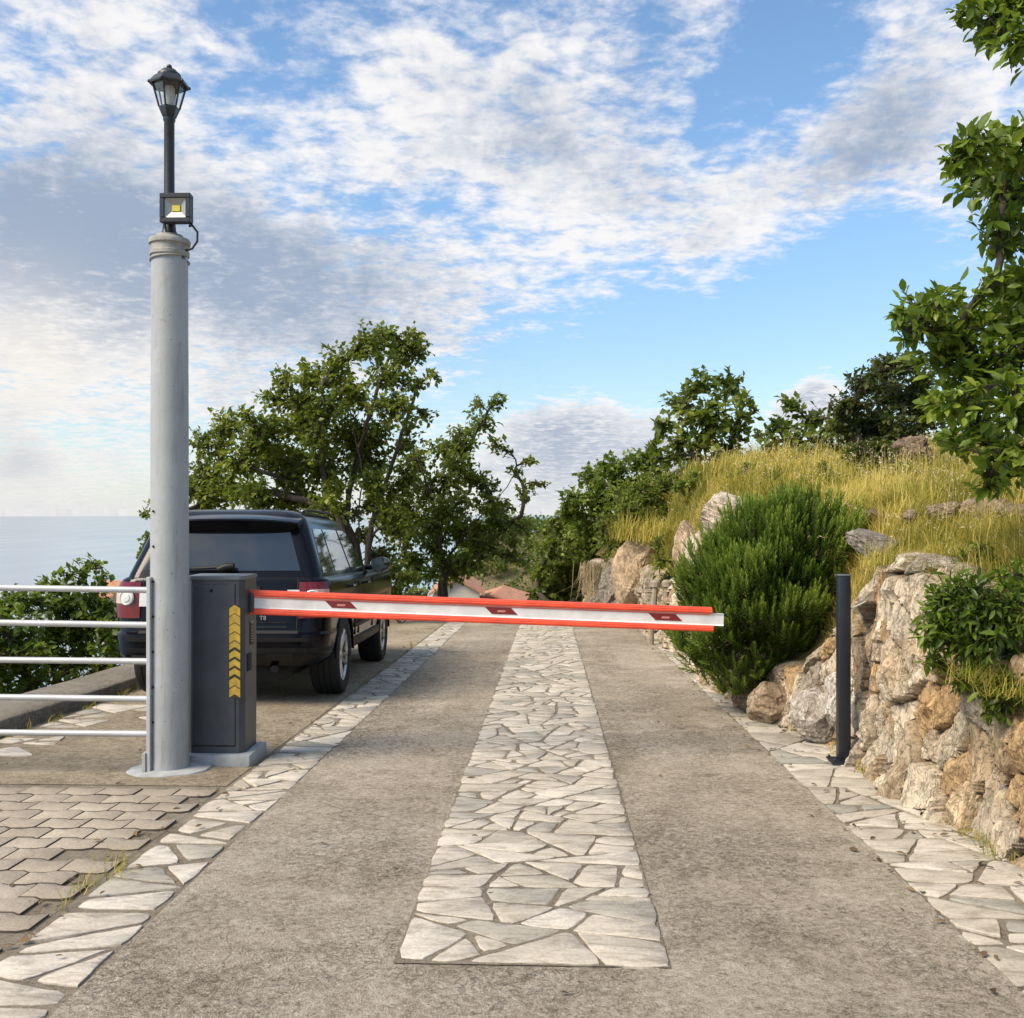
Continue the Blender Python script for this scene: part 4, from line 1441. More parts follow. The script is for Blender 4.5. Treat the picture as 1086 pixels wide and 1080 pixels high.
# shrubs beyond the end of the drive
plant('roadside_shrub', 'dark green shrub filling the far end of the drive', 'shrub', (at(590, 640, 27)[0], at(590, 640, 27)[1], gz(0, 27)), [(600, 560, 20), (585, 580, 18), (575, 605, 14), (600, 600, 24), (625, 600, 22), (590, 628, 20), (570, 628, 12), (615, 628, 20), (618, 575, 22), (578, 562, 8), (640, 620, 16)], 27, 0.11, L_MID, seed=9, trunk_r=0.10, dens=1.0, fork=0.1, spread=1.0, stems=3, tone_mu=0.55)
plant('roadside_shrub', 'tall mid-green shrub rising above the dark one at the end of the drive', 'shrub', hb(640, 25), [(625, 507, 15), (650, 495, 18), (678, 490, 18), (612, 530, 18), (642, 528, 26), (670, 520, 26), (628, 560, 26), (655, 560, 24), (600, 545, 10), (635, 590, 22), (700, 500, 12), (690, 478, 8)], 25, 0.12, L_SEA, seed=10, trunk_r=0.10, dens=1.25, fork=0.12, spread=1.0, stems=3, tone_mu=0.45)
plant('roadside_shrub', 'olive shrub on the bank between the tall shrub and the dry grass', 'shrub', hb(685, 21), [(665, 545, 26), (690, 525, 24), (712, 510, 18), (650, 575, 22), (682, 562, 20), (730, 500, 14), (640, 555, 16), (702, 545, 15), (662, 520, 16)], 20, 0.085, L_MID, T=T_OVAL, seed=11, trunk_r=0.05, dens=0.9, fork=0.12, spread=0.6, stems=3, tone_mu=0.55)
plant('roadside_shrub', 'low grey-green shrub at the wall behind the left edge of the round bush', 'shrub', hb(712, 16), [(700, 595, 12), (712, 612, 14), (696, 575, 9), (718, 590, 9), (706, 630, 12)], 16, 0.10, L_MID, T=T_LONG, seed=12, trunk_r=0.03, dens=1.1, fork=0.1, spread=0.3, stems=3, tone_mu=0.5)
# shrubs between the car and the trees
plant('roadside_shrub', 'brownish low shrub between the parked car and the trees', 'shrub', (at(425, 640, 19)[0], at(425, 640, 19)[1], gz(0, 19)), [(415, 605, 14), (432, 612, 14), (420, 630, 14), (442, 630, 12), (405, 625, 10)], 19, 0.07, L_MID, seed=13, trunk_r=0.03, dens=1.0, fork=0.1, spread=0.4, stems=3, tone_mu=0.62)
# seaward shrubs by the kerb
b = at(70, 700, 13.0)
plant('sea_shrub', 'leafy green shrub behind the white railing by the parked car', 'shrub', (b[0], b[1], b[2] - 0.8), [(97, 598, 10), (76, 610, 16), (110, 612, 8), (52, 622, 14), (70, 640, 26), (100, 640, 20), (60, 670, 28), (95, 670, 24), (116, 652, 10), (45, 705, 25), (80, 700, 22), (108, 690, 14), (118, 668, 8), (118, 700, 12), (70, 725, 20), (100, 715, 16), (126, 690, 12), (128, 712, 12), (128, 650, 9), (116, 730, 12), (85, 740, 14), (126, 735, 12), (60, 745, 16), (105, 745, 14), (122, 676, 12), (112, 665, 12)], 12.6, 0.085, L_SEA, seed=14, trunk_r=0.06, dens=1.05, fork=0.15, spread=0.6, stems=3, tone_mu=0.5)
b = at(0, 720, 12.0)
plant('sea_shrub', 'bushy green shrub behind the railing at the left edge of the photo', 'shrub', (b[0], b[1], b[2] - 0.8), [(25, 640, 18), (5, 645, 18), (20, 670, 26), (-15, 660, 25), (10, 700, 25), (-20, 700, 28), (30, 725, 20), (0, 735, 20), (-40, 680, 28), (-50, 720, 28), (14, 628, 8), (40, 640, 12), (35, 750, 16), (10, 755, 18), (45, 690, 14)], 12.0, 0.085, L_SEA, seed=15, trunk_r=0.06, dens=1.05, fork=0.15, spread=0.6, stems=3, tone_mu=0.45)

# near tree on the right: trunk stands just outside the frame
cl_n = [(1050, 18, 32), (1080, 45, 28), (1076, 2, 24), (1040, 150, 30), (1070, 190, 40), (1032, 195, 26), (1062, 240, 30), (1086, 150, 32), (1078, 300, 28), (975, 332, 30),
        (1000, 318, 20), (1020, 350, 38), (1062, 340, 42), (960, 352, 16), (992, 382, 32), (1040, 398, 44), (1078, 420, 40), (1003, 425, 24), (1030, 445, 32), (1072, 478, 34), (1052, 500, 18),
        (1086, 495, 24), (1082, 375, 34), (1180, 90, 40), (1140, 250, 60), (1120, 350, 55), (1130, 460, 50), (1100, 300, 40), (1140, 30, 55), (1012, 172, 16), (1020, 12, 12), (950, 330, 12), (1010, 470, 18), (1045, 520, 12), (985, 350, 22), (1055, 300, 18)]
b = np.array((3.75, 6.1, 0))
b[2] = float(hill_z(np.array([b[0]]), np.array([b[1]]))[0])
plant('leafy_tree', 'near tree with bright glossy leaves reaching in from the right edge', 'tree', b, cl_n, 5.6, 0.072, L_NEAR, T=T_OVAL, seed=21, trunk_r=0.042, dens=1.25, fork=0.35, spread=0.45, droop=0.2, twig_r=0.0035, tone_mu=0.42, leafy=0.2)
# shrub spilling over the wall
b = np.array((2.62, 5.15, 0))
b[2] = float(hill_z(np.array([b[0]]), np.array([b[1]]))[0])
plant('wall_shrub', 'dark glossy shrub spilling over the stone wall at the right edge', 'shrub', b, [(1000, 648, 26), (1040, 640, 36), (1078, 645, 30), (985, 672, 16), (1030, 685, 32), (1070, 690, 34), (1045, 722, 24), (1022, 722, 14), (1072, 730, 24), (1084, 768, 12), (1110, 680, 40), (1115, 740, 30), (1075, 612, 20), (1020, 622, 18), (1050, 665, 34), (1010, 668, 24), (1085, 700, 34), (1060, 745, 22), (1000, 632, 18), (990, 700, 12), (1086, 635, 24)], 5.15, 0.055, L_NEAR, T=T_LONG, seed=22, trunk_r=0.02, dens=2.0, fork=0.2, spread=0.22, stems=3, twig_r=0.003, tone_mu=0.36, droop=0.25, parts=('stem', 'foliage'))
for k, (px, py, r, d, lab) in enumerate([(985, 595, 15, 7.2, 'small green weed in the dry grass above the wall shrub'), (822, 508, 10, 13.5, 'green weed in the dry grass above the round bush'),
                                       (880, 506, 9, 12.5, 'green weed on the bank right of the round bush top')]):
    plant('weed', lab, 'weed', at(px, py + r * 1.2, d), [(px, py, r), (px - r, py + r * .5, r * .7), (px + r, py + r * .4, r * .7)], d, 0.045, L_MID, T=T_LONG, seed=30 + k, trunk_r=0.008, dens=0.7, fork=0.1, spread=0.06, stems=2, twig_r=0.002, parts=('stem', 'foliage'))


# low green shrubs breaking up the dry bank
for k, (px, py, r, leaf, T_, lab) in enumerate([
        (735, 512, 12, .07, T_SMALL, 'low green shrub on the ridge under the lone leafy tree'),
        (790, 500, 10, .06, T_LONG, 'small green shrub on the ridge between the lone tree and the ragged one'),
        (690, 545, 15, .08, T_SMALL, 'green shrub at the left end of the dry grass bank'),
        (665, 560, 13, .08, T_LONG, 'pale olive shrub at the lower left end of the grass bank'),
        (870, 500, 10, .05, T_LONG, 'green shrub in the grass behind the top of the round bush'),
        (958, 498, 9, .05, T_LONG, 'dark green shrub in the grass below the brown outcrop'),
        (1060, 525, 12, .05, T_SMALL, 'green shrub in the grass above the stone row under the near tree'),
        (1035, 590, 16, .05, T_LONG, 'green weeds between the stone row and the wall shrub')]):
    hp = hill_at(px, py + r)
    d = float((hp - EYE) @ FWD)
    plant('bank_shrub', lab, 'shrub', hp, [(px, py, r), (px - r * 1.1, py + r * .4, r * .75), (px + r * 1.1, py + r * .35, r * .75), (px + r * .3, py - r * .7, r * .6)], d, leaf, L_SEA if k % 2 else L_MID, T=T_, seed=60 + k, trunk_r=0.012, dens=0.8, fork=0.1, spread=0.12, stems=3, twig_r=0.003, parts=('stem', 'foliage'))


def build_litter():
    rng = np.random.default_rng(77)
    n = 520
    which = rng.integers(0, 4, n)
    Y = 2.4 + rng.random(n) ** 1.5 * 16
    X = np.where(which == 0, wall_x(Y) - 0.10 - np.abs(rng.normal(0, 0.16, n)), np.where(which == 1, 1.58 + rng.normal(0, .06, n), np.where(which == 2, -2.0 + rng.normal(0, .18, n), rng.uniform(-4.2, 1.9, n))))
    ok = (Y > 0) & ~((which == 3) & (rng.random(n) < 0.55))
    X, Y = X[ok], Y[ok]
    P = np.stack([X, Y, road_z(Y) + 0.024], -1)
    a = rng.uniform(0, 6.28, len(X))
    D = np.stack([np.cos(a), np.sin(a), rng.normal(0, .12, len(X))], -1)
    o = leaf_mesh('leaf_litter', P, D, np.array((0, 0, 1.0)) + rng.normal(0, .25, (len(X), 3)), rng.uniform(0.025, 0.055, len(X)), rng.uniform(0, 0.7, len(X)), T_OVAL, L_LITTER, None)
    tag(o, kind='stuff')


L_LITTER = leaf_mat('dead_leaves', (0.05, 0.03, 0.015), (0.16, 0.10, 0.045), (0.28, 0.20, 0.09), rough=0.8, trans=0.1)
build_litter()


def build_bush():
    """rounded bush of upright needle sprigs hanging over the wall"""
    rng = np.random.default_rng(5)
    c = at(816, 630, 9.0)
    base = np.array((c[0] + 0.35, c[1] + 0.1, float(road_z(c[1])) + 0.40))
    root = empty('round_bush', tuple(base))
    tag(root, 'large round dark green needle-leaved bush overhanging the drive beside the black post', 'bush')
    outline = [(706, 680), (714, 640), (716, 612), (733, 588), (760, 560), (795, 540), (830, 520), (862, 512), (885, 525), (905, 545), (916, 575), (910, 610), (898, 640), (894, 685), (884, 722), (852, 740), (810, 740), (772, 736), (740, 732), (718, 718), (708, 700)]
    poly = np.array(outline, float)

    def inside(px, py):
        n = len(poly)
        r = False
        for i in range(n):
            x1, y1 = poly[i]
            x2, y2 = poly[(i + 1) % n]
            if (y1 > py) != (y2 > py) and px < (x2 - x1) * (py - y1) / (y2 - y1) + x1:
                r = not r
        return r
    cpx, cpy = 816.0, 622.0

    def edge_r(th):
        # distance from the centre to the outline along th
        lo, hi = 5.0, 200.0
        for _ in range(18):
            m_ = (lo + hi) / 2
            if inside(cpx + m_ * math.cos(th), cpy + m_ * math.sin(th)):
                lo = m_
            else:
                hi = m_
        return lo
    tab = np.array([edge_r(a_) for a_ in np.linspace(-math.pi, math.pi, 181)])
    D0 = 9.15
    LP, LD, LN, LS, LT, tl = [], [], [], [], [], []
    limbs, ends = [], []
    ctr = at(cpx, cpy + 25, D0)
    for _ in range(46):
        th, e = rng.uniform(-math.pi, math.pi), math.sqrt(rng.random()) * 0.75
        rr = np.interp(th, np.linspace(-math.pi, math.pi, 181), tab) * e
        lc = at(cpx + rr * math.cos(th), cpy + rr * math.sin(th), D0 + rng.uniform(-0.30, 0.35) * math.sqrt(max(0.05, 1 - e * e)))
        mid = (base + lc) / 2 + rng.normal(size=3) * 0.06
        tt = np.linspace(0, 1, 7)[:, None]
        limbs.append(((1 - tt) ** 2 * base + 2 * tt * (1 - tt) * mid + tt ** 2 * lc, np.linspace(0.020, 0.005, 7)))
        ends.append(lc)
    ends = np.array(ends)
    nzs = rng.uniform(0, 50, 3)
    NS = 3500
    for q in range(NS):
        th, e = rng.uniform(-math.pi, math.pi), math.sqrt(rng.random()) * 0.96
        rr = np.interp(th, np.linspace(-math.pi, math.pi, 181), tab) * e
        px, py = cpx + rr * math.cos(th), cpy + rr * math.sin(th)
        hd = math.sqrt(max(0.0, 1 - e * e)) * 0.86
        u = rng.random()
        if u < 0.68:
            d = D0 - hd + abs(rng.normal(0, 0.09))
        elif u < 0.85:
            d = D0 + hd * rng.uniform(-0.7, 0.7)
        else:
            d = D0 + hd
        s = at(px, py, d)
        # lumps: whole shoots stand proud or sink back
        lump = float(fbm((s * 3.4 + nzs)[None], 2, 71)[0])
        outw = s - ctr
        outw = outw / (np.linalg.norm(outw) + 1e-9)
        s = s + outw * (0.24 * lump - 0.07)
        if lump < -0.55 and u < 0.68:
            continue
        up = np.array((0, 0, 1.0)) * rng.uniform(0.7, 1.0) + outw * 0.48 + rng.normal(size=3) * 0.15
        up = up / np.linalg.norm(up)
        L = rng.uniform(0.09, 0.20) * (1.25 if rng.random() < 0.12 else 1.0)
        tip = s + up * L
        near = ends[int(np.argmin(np.linalg.norm(ends - s, axis=1)))]
        tl.append((np.stack([near, (near + s) / 2 - np.array((0, 0, .03)), s, tip]), np.array((0.005, 0.0035, 0.003, 0.0012))))
        nn = 30
        f = np.linspace(0.0, 1.0, nn)
        az = np.arange(nn) * 2.4 + rng.uniform(0, 6)
        a1 = np.cross(up, np.array((0.3, 0.8, 0.1)))
        a1 = a1 / np.linalg.norm(a1)
        a2 = np.cross(up, a1)
        rd = np.cos(az)[:, None] * a1 + np.sin(az)[:, None] * a2
        LP.append(s + f[:, None] * (tip - s))
        LD.append(rd * (1.0 - 0.7 * f[:, None]) + up * (0.8 + 0.6 * f[:, None]))
        LN.append(up + 0.0 * rd)
        LS.append(0.060 * (1.05 - 0.35 * f) * rng.uniform(0.8, 1.2))
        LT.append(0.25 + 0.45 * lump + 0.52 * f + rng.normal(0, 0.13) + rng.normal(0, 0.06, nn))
    V, Fc = tubes_np(limbs, 6)
    V2, F2 = tubes_np(tl, 3)
    np_mesh('stems', np.concatenate([V, V2]) - base, np.concatenate([Fc, F2 + len(V)]), M_BARK, root, smooth=60)
    T = (T_NEED[0] * np.array((1.7, 1, 1)), T_NEED[1])
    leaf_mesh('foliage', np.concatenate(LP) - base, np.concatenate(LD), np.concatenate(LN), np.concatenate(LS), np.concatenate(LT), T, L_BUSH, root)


build_bush()


# ------------------------------------------------------------------ dry grass on the bank
def blades(P, H, rng, tone, lean=0.45, wid=0.0055):
    n = len(P)
    a = 4.5 * fbm(P * np.array((0.9, 0.9, 0.0)) + 3.7, 3, 88) + rng.normal(0, 1.1, n) + 1.0
    hd = np.stack([np.cos(a), np.sin(a), 0 * a], -1)
    side = np.stack([-np.sin(a), np.cos(a), 0 * a], -1)
    ln = np.minimum(np.abs(rng.normal(0, lean, n)) + np.where(rng.random(n) < 0.15, 1.0, 0.0), 3.0)
    V = []
    for f, w in ((0, 1.0), (0.55, 0.8), (1.0, 0.12)):
        p = P + np.array((0, 0, 1.0)) * (H * (f - 0.25 * ln * f * f))[:, None] + hd * (H * ln * f * f)[:, None]
        V.append(p - side * (wid * w))
        V.append(p + side * (wid * w))
    V = np.stack(V, 1)
    q = np.array([(0, 1, 3, 2), (2, 3, 5, 4)])
    Fc = (np.arange(n)[:, None, None] * 6 + q[None]).reshape(-1, 4)
    return V.reshape(-1, 3), Fc, np.repeat(np.clip(tone, 0, 1), 6)


def build_grass():
    rng = np.random.default_rng(9)
    tx, ty, ts = [], [], []
    # tufts, thinner with distance
    for (y0, y1, n, xm) in ((5.5, 9.5, 900, 2.2), (3.5, 8, 1500, 3.2), (8, 13, 2400, 5.5), (13, 19, 2600, 7.5), (19, 24.5, 1300, 7.0)):
        y = rng.uniform(y0, y1, n)
        w = rng.uniform(0.12, xm, n)
        tx.append(wall_x(y) + 0.1 + w)
        ty.append(y)
    X, Y = np.concatenate(tx), np.concatenate(ty)
    # keep bare strip along the stone row and under the bush
    keep = ~((Y > 7.9) & (Y < 10.2) & (X < wall_x(Y) + 0.55))
    nz = fbm(np.stack([X * 0.9, Y * 0.9, 0 * X], -1), 3, 12)
    nz2 = fbm(np.stack([X * 3.1, Y * 3.1, 0 * X + 4], -1), 3, 13)
    keep &= (nz > -0.42) & (nz2 > -0.46)
    for (sx_, sy_) in STONE_ROW:
        keep &= ~((np.abs(X - sx_) < 0.22) & (Y < sy_ + 0.10) & (Y > sy_ - 0.22))
    X, Y, nz = X[keep], Y[keep], nz[keep]
    nb = 46
    n = len(X)
    sp = 0.05 + 0.10 * rng.random(n)
    PX = np.repeat(X, nb) + rng.normal(size=n * nb) * np.repeat(sp, nb)
    PY = np.repeat(Y, nb) + rng.normal(size=n * nb) * np.repeat(sp, nb)
    PX = np.maximum(PX, wall_x(PY) + 0.12)
    PZ = hill_z(PX, PY) - 0.02
    hh = np.repeat(np.where(rng.random(n) < 0.10, 0.34, 0.15) * rng.uniform(0.6, 1.4, n), nb) * rng.uniform(0.5, 1.1, n * nb)
    hh = hh * (0.8 + 0.02 * PY)
    patch = fbm(np.stack([X * 0.8, Y * 0.8, 0 * X + 9], -1), 3, 14)
    tone = np.repeat(0.48 + 0.80 * patch + rng.normal(0, 0.15, n), nb) + rng.normal(0, 0.20, n * nb)
    wid = 0.0011 + 0.00021 * PY
    V, Fc, tn = blades(np.stack([PX, PY, PZ], -1), hh, rng, tone, 1.25, wid[:, None])
    o = np_mesh('dry_grass', V, Fc, L_GRASS, tone=tn)
    tag(o, kind='stuff')
    # oat-like seed heads nodding on taller stalks
    ns = 2600
    ii = rng.choice(len(X), ns)
    SX, SY = X[ii] + rng.normal(0, .08, ns), Y[ii] + rng.normal(0, .08, ns)
    SX = np.maximum(SX, wall_x(SY) + 0.12)
    SX = np.where((SY > 7.4) & (SY < 10.6), np.maximum(SX, wall_x(SY) + 1.3), SX)
    SZ = hill_z(SX, SY)
    Hs = rng.uniform(0.28, 0.55, ns)
    Pb = np.stack([SX, SY, SZ], -1)
    V, Fc, tn = blades(Pb, Hs, rng, rng.uniform(0.6, 1.0, ns), 0.7, (0.0010 + 0.00014 * SY)[:, None])
    tips = V.reshape(ns, 6, 3)[:, 4:].mean(1)
    dirs = unit(tips - V.reshape(ns, 6, 3)[:, 2:4].mean(1))
    tv, tf = T_NEED
    hp, hd, hs, ht = [], [], [], []
    for k in range(4):
        hp.append(tips - dirs * (0.022 * k))
        hd.append(dirs + rng.normal(0, 0.35, (ns, 3)) - np.array((0, 0, .25)))
        hs.append(rng.uniform(0.7, 1.2, ns) * (0.016 + 0.0016 * SY))
        ht.append(rng.uniform(0.6, 1.0, ns))
    np_o = np_mesh('grass_stalks', V, Fc, L_GRASS, tone=tn)
    tag(np_o, kind='stuff')
    T2 = (T_NEED[0] * np.array((2.6, 1, 1)), T_NEED[1])
    so = leaf_mesh('seed_heads', np.concatenate(hp), np.concatenate(hd), rng.normal(size=(ns * 4, 3)), np.concatenate(hs), np.concatenate(ht), T2, L_STRAW, None)
    tag(so, kind='stuff')


build_grass()


def straw_tuft(label, base, h, n, spread, seed, hang=False, m=L_STRAW, lean=0.5, wid=0.006, mu=0.5):
    rng = np.random.default_rng(seed)
    P = np.asarray(base) + rng.normal(size=(n, 3)) * np.array((spread, spread, spread * 0.2))
    H = h * rng.uniform(0.5, 1.1, n) * (-1 if hang else 1)
    V, Fc, tn = blades(P - np.asarray(base), H, rng, rng.normal(mu, 0.22, n), lean, wid)
    o = np_mesh('grass_tuft', V, Fc, m, tone=tn)
    o.location = base
    tag(o, label, 'grass tuft', 'tall dry grass tufts')


straw_tuft('grey withered tuft hanging down the bank left of the rock stumps', at(630, 597, 20.5), 0.85, 160, 0.16, 1, True, lean=0.2)
straw_tuft('golden tall tuft above the tan rock stump', at(668, 572, 19), 0.55, 320, 0.17, 2, m=L_GRASS, lean=0.9)
straw_tuft('golden tall tuft left of the boulders', at(700, 575, 17), 0.55, 320, 0.2, 3, m=L_GRASS, lean=0.9)
straw_tuft('pale dry stems at the wall between stakes and rock stump', at(697, 622, 17.5), 0.5, 90, 0.2, 4)

straw_tuft('yellow-green tuft drooping over the wall below the glossy shrub', at(1035, 722, 5.0), 0.17, 150, 0.07, 5, m=L_GRASS, lean=1.8, wid=0.0018, mu=0.15)
straw_tuft('thin pale tuft drooping over the wall at the right edge of the photo', at(1070, 738, 4.85), 0.15, 120, 0.07, 6, m=L_GRASS, lean=1.8, wid=0.0018, mu=0.3)
straw_tuft('short dry tuft on the wall top behind the black post', at(938, 600, 6.5), 0.20, 150, 0.07, 7, m=L_GRASS, lean=1.2, wid=0.002)


def build_edge_grass():
    rng = np.random.default_rng(55)
    P = []
    for k in range(150):
        c = rng.random()
        y = 3.0 + rng.random() ** 1.3 * 13
        if c < 0.55:
            x = float(wall_x(y)) - 0.09 - abs(rng.normal(0, 0.03))
        elif c < 0.64:
            x = XL0 + rng.normal(0, 0.05)
        else:
            y = rng.uniform(6.3, 12)
            x = -4.25 + rng.normal(0, 0.04)
        n = int(rng.integers(4, 16))
        P.append(np.stack([x + rng.normal(0, .02, n), y + rng.normal(0, .03, n), np.full(n, float(road_z(y)) + 0.006)], -1))
    P = np.concatenate(P)
    V, Fc, tn = blades(P, rng.uniform(0.03, 0.11, len(P)), rng, rng.normal(0.35, 0.25, len(P)), 0.9, 0.0022)
    tag(np_mesh('edge_grass', V, Fc, L_GRASS, tone=tn), kind='stuff')


build_edge_grass()

# wooden stakes by the far end of the wall
for k, (px, lab) in enumerate(((690, 'leaning rough stake left of the pair by the bush'), (706, 'upright rough stake right of the pair by the bush'))):
    bm = bmesh.new()
    btube(bm, [(0, 0, -0.1), (0.01, 0, 0.3), (0.0 + 0.05 * (1 - k), 0, 0.62), (0.01 + 0.06 * (1 - k), 0, 0.90)], [0.05, 0.048, 0.05, 0.042], 9)
    blathe(bm, [(0.03, 0), (0.075, 0.03), (0.075, 0.10), (0.04, 0.13)], 10, (0.01 + 0.06 * (1 - k), 0, 0.86))
    o = link('wooden_stake', bm, M_WOOD)
    p = at(px, 690, 15.0)
    o.location = (p[0], p[1], gz(0, p[1]))
    tag(o, lab, 'stake', 'stakes by the wall')


# ------------------------------------------------------------------ distance: houses and wooded hill
def house(name, label, loc, w, d, h, rh, rz, roofm, ridge='x'):
    root = empty(name, loc, rz)
    tag(root, label, 'house')
    bm = bmesh.new()
    bbox(bm, -w / 2, w / 2, -d / 2, d / 2, 0, h)
    if ridge == 'y':
        bprism(bm, [(-w / 2, h + .002), (w / 2, h + .002), (0, h + rh)], 'y', -d / 2, d / 2)
    else:
        bprism(bm, [(-d / 2, h + .002), (d / 2, h + .002), (0, h + rh)], 'x', -w / 2, w / 2)
    link('wall', bm, M_PLASTER, root, None)
    bm = bmesh.new()
    e, tk = 0.22, 0.10
    half = (w if ridge == 'y' else d) / 2
    sl = rh / half
    for s in (-1, 1):
        a = (s * (half + e), h - e * sl + 0.02)
        r_ = (0.0, h + rh + 0.02)
        poly = [a, r_, (r_[0], r_[1] + tk), (a[0], a[1] + tk)]
        L = (d if ridge == 'y' else w) / 2 + e
        bprism(bm, poly, 'y' if ridge == 'y' else 'x', -L, L)
    link('roof', bm, roofm, root, None)
    for x in (-w * 0.25, w * 0.25):
        bm = bmesh.new()
        bbox(bm, x - 0.45, x + 0.45, -d / 2 - 0.03, -d / 2 + 0.05, h * 0.42, h * 0.80)
        fr = link('window', bm, M_WHITE, root, None)
        bm = bmesh.new()
        bbox(bm, x - 0.38, x + 0.38, -d / 2 - 0.045, -d / 2 - 0.028, h * 0.45, h * 0.77)
        link('pane', bm, M_WIN, fr, None)
    return root


p = at(486, 660, 44)
house('hillside_house', 'cream gabled house behind the trunk of the smaller tree', (p[0], p[1], -4.75), 1.9, 5.0, 2.75, 0.55, R(4), M_TERRA, 'y')
p = at(529, 660, 47)
house('hillside_house', 'low house with terracotta roof just above the barrier arm', (p[0], p[1], -5.4), 2.3, 5.0, 2.62, 0.36, R(-3), M_TERRA, 'y')
p = at(119, 622, 62)
house('hillside_house', 'orange tiled roof of a house below the left shrubs', (p[0], p[1], p[2] - 3.4), 0.9, 3.0, 2.9, 0.75, R(3), M_TERRA, 'x')


def build_far_hill():
    rng = np.random.default_rng(2)
    xs = np.linspace(-75, 60, 90)
    ys = np.linspace(150, 300, 60)
    X, Y = np.meshgrid(xs, ys, indexing='ij')
    Z = -60 + 56 * np.exp(-((Y - 230) / 52) ** 2) * np.exp(-(np.maximum(-12 - X, 0) / 22) ** 2) + 3 * fbm(np.stack([X.ravel() * .05, Y.ravel() * .05, 0 * X.ravel()], -1), 3, 3).reshape(X.shape)
    o = np_mesh('far_hill', np.stack([X, Y, Z], -1).reshape(-1, 3), grid_faces(len(xs), len(ys)), M_SOIL, smooth=180)
    tag(o, kind='structure')
    n = 2600
    x, y = rng.uniform(-70, 55, n), rng.uniform(155, 260, n)
    z = -60 + 56 * np.exp(-((y - 230) / 52) ** 2) * np.exp(-(np.maximum(-12 - x, 0) / 22) ** 2) + 3 * fbm(np.stack([x * .05, y * .05, 0 * x], -1), 3, 3)
    r = rng.uniform(1.2, 2.6, n)
    k = 34
    v = unit(rng.normal(size=(n, k, 3)))
    P = np.stack([x, y, z], -1)[:, None, :] + v * r[:, None, None] * rng.uniform(0.5, 1, (n, k, 1)) * np.array((1, 1, 0.9)) + np.array((0, 0, 1.2)) * r[:, None, None]
    tone = np.repeat(rng.normal(0.4, 0.2, n), k) + rng.normal(0, 0.1, n * k)
    o = leaf_mesh('far_wood', P.reshape(-1, 3), rng.normal(size=(n * k, 3)), rng.normal(size=(n * k, 3)) + np.array((0, 0, .8)), rng.uniform(0.5, 1.0, n * k), tone, T_SMALL, L_MID, None)
    tag(o, kind='stuff')


build_far_hill()


# ------------------------------------------------------------------ lamp pole, lantern, floodlight, railing
PB = gp(180, 818)
PX_, PY_, PZ_ = PB[0], PB[1] , float(road_z(PB[1]))
D_P = float((PB - EYE) @ FWD)
PTOP = 1.52 + (540 - 252) / F * D_P - PZ_          # height of the pole


def build_pole():
    root = empty('lamp_pole', (PX_, PY_, PZ_))
    tag(root, 'thick round grey painted pole standing in front of the barrier cabinet', 'pole')
    r0, r1 = 0.128, 0.1175
    bm = bmesh.new()
    prof = []
    rng = random.Random(2)
    for k in range(60):
        f = k / 59
        prof.append((r0 + (r1 - r0) * f + rng.uniform(-0.0007, 0.0007), 0.0 + f * (PTOP - 0.05)))
    blathe(bm, prof, 48)
    link('shaft', bm, M_POLE, root, 40)
    bm = bmesh.new()
    h = PTOP
    blathe(bm, [(r1 + .002, h - .13), (r1 + .010, h - .125), (r1 + .010, h - .10), (r1 + .004, h - .095), (r1 + .004, h - .055), (r1 + .016, h - .05), (r1 + .018, h - .03), (r1 + .010, h - .015), (0.09, h), (0.085, h + .012), (0.02, h + .014)], 48)
    btube(bm, [((r1 + .008) * math.cos(a), (r1 + .008) * math.sin(a), h - .145 - 0.025 * math.sin(a * 0.5 + 0.8)) for a in np.linspace(0, 2 * math.pi, 40)], 0.006, 6)
    link('collar', bm, mat('collar_cement', (0.30, 0.29, 0.26), 0.85, var=0.25, vscale=14, bump=0.6, bscale=50), root, 40)
    bm = bmesh.new()
    n = 40
    rr = random.Random(7)
    ring = [0.235 + 0.03 * math.sin(2 * a + 1) + rr.uniform(-.008, .008) for a in np.linspace(0, 2 * math.pi, n, endpoint=False)]
    lo = [bm.verts.new((ring[k] * 1.08 * math.cos(2 * math.pi * k / n), ring[k] * 1.08 * math.sin(2 * math.pi * k / n), -0.02)) for k in range(n)]
    hi = [bm.verts.new((ring[k] * math.cos(2 * math.pi * k / n), ring[k] * math.sin(2 * math.pi * k / n), 0.020)) for k in range(n)]
    hi2 = [bm.verts.new((0.13 * math.cos(2 * math.pi * k / n), 0.13 * math.sin(2 * math.pi * k / n), 0.035)) for k in range(n)]
    for A, B in ((lo, hi), (hi, hi2)):
        for k in range(n):
            bm.faces.new((A[k], A[(k + 1) % n], B[(k + 1) % n], B[k]))
    link('cement_footing', bm, M_PLINTH, root, 40)
    # small bolts down the left of the shaft
    for k in range(7):
        bm = bmesh.new()
        z = 0.35 + k * 0.232
        a = R(180 + 58)
        c = ((r0 - .002) * math.cos(a), (r0 - .002) * math.sin(a), z)
        blathe(bm, [(0.008, 0), (0.008, 0.006), (0.003, 0.008)], 8, (0, 0, 0))
        q = Vector((math.cos(a), math.sin(a), 0)).to_track_quat('Z', 'Y').to_matrix().to_4x4()
        bm.transform(Matrix.Translation(c) @ q)
        link('bolt', bm, M_TRIM, root, 40)
    return root


build_pole()


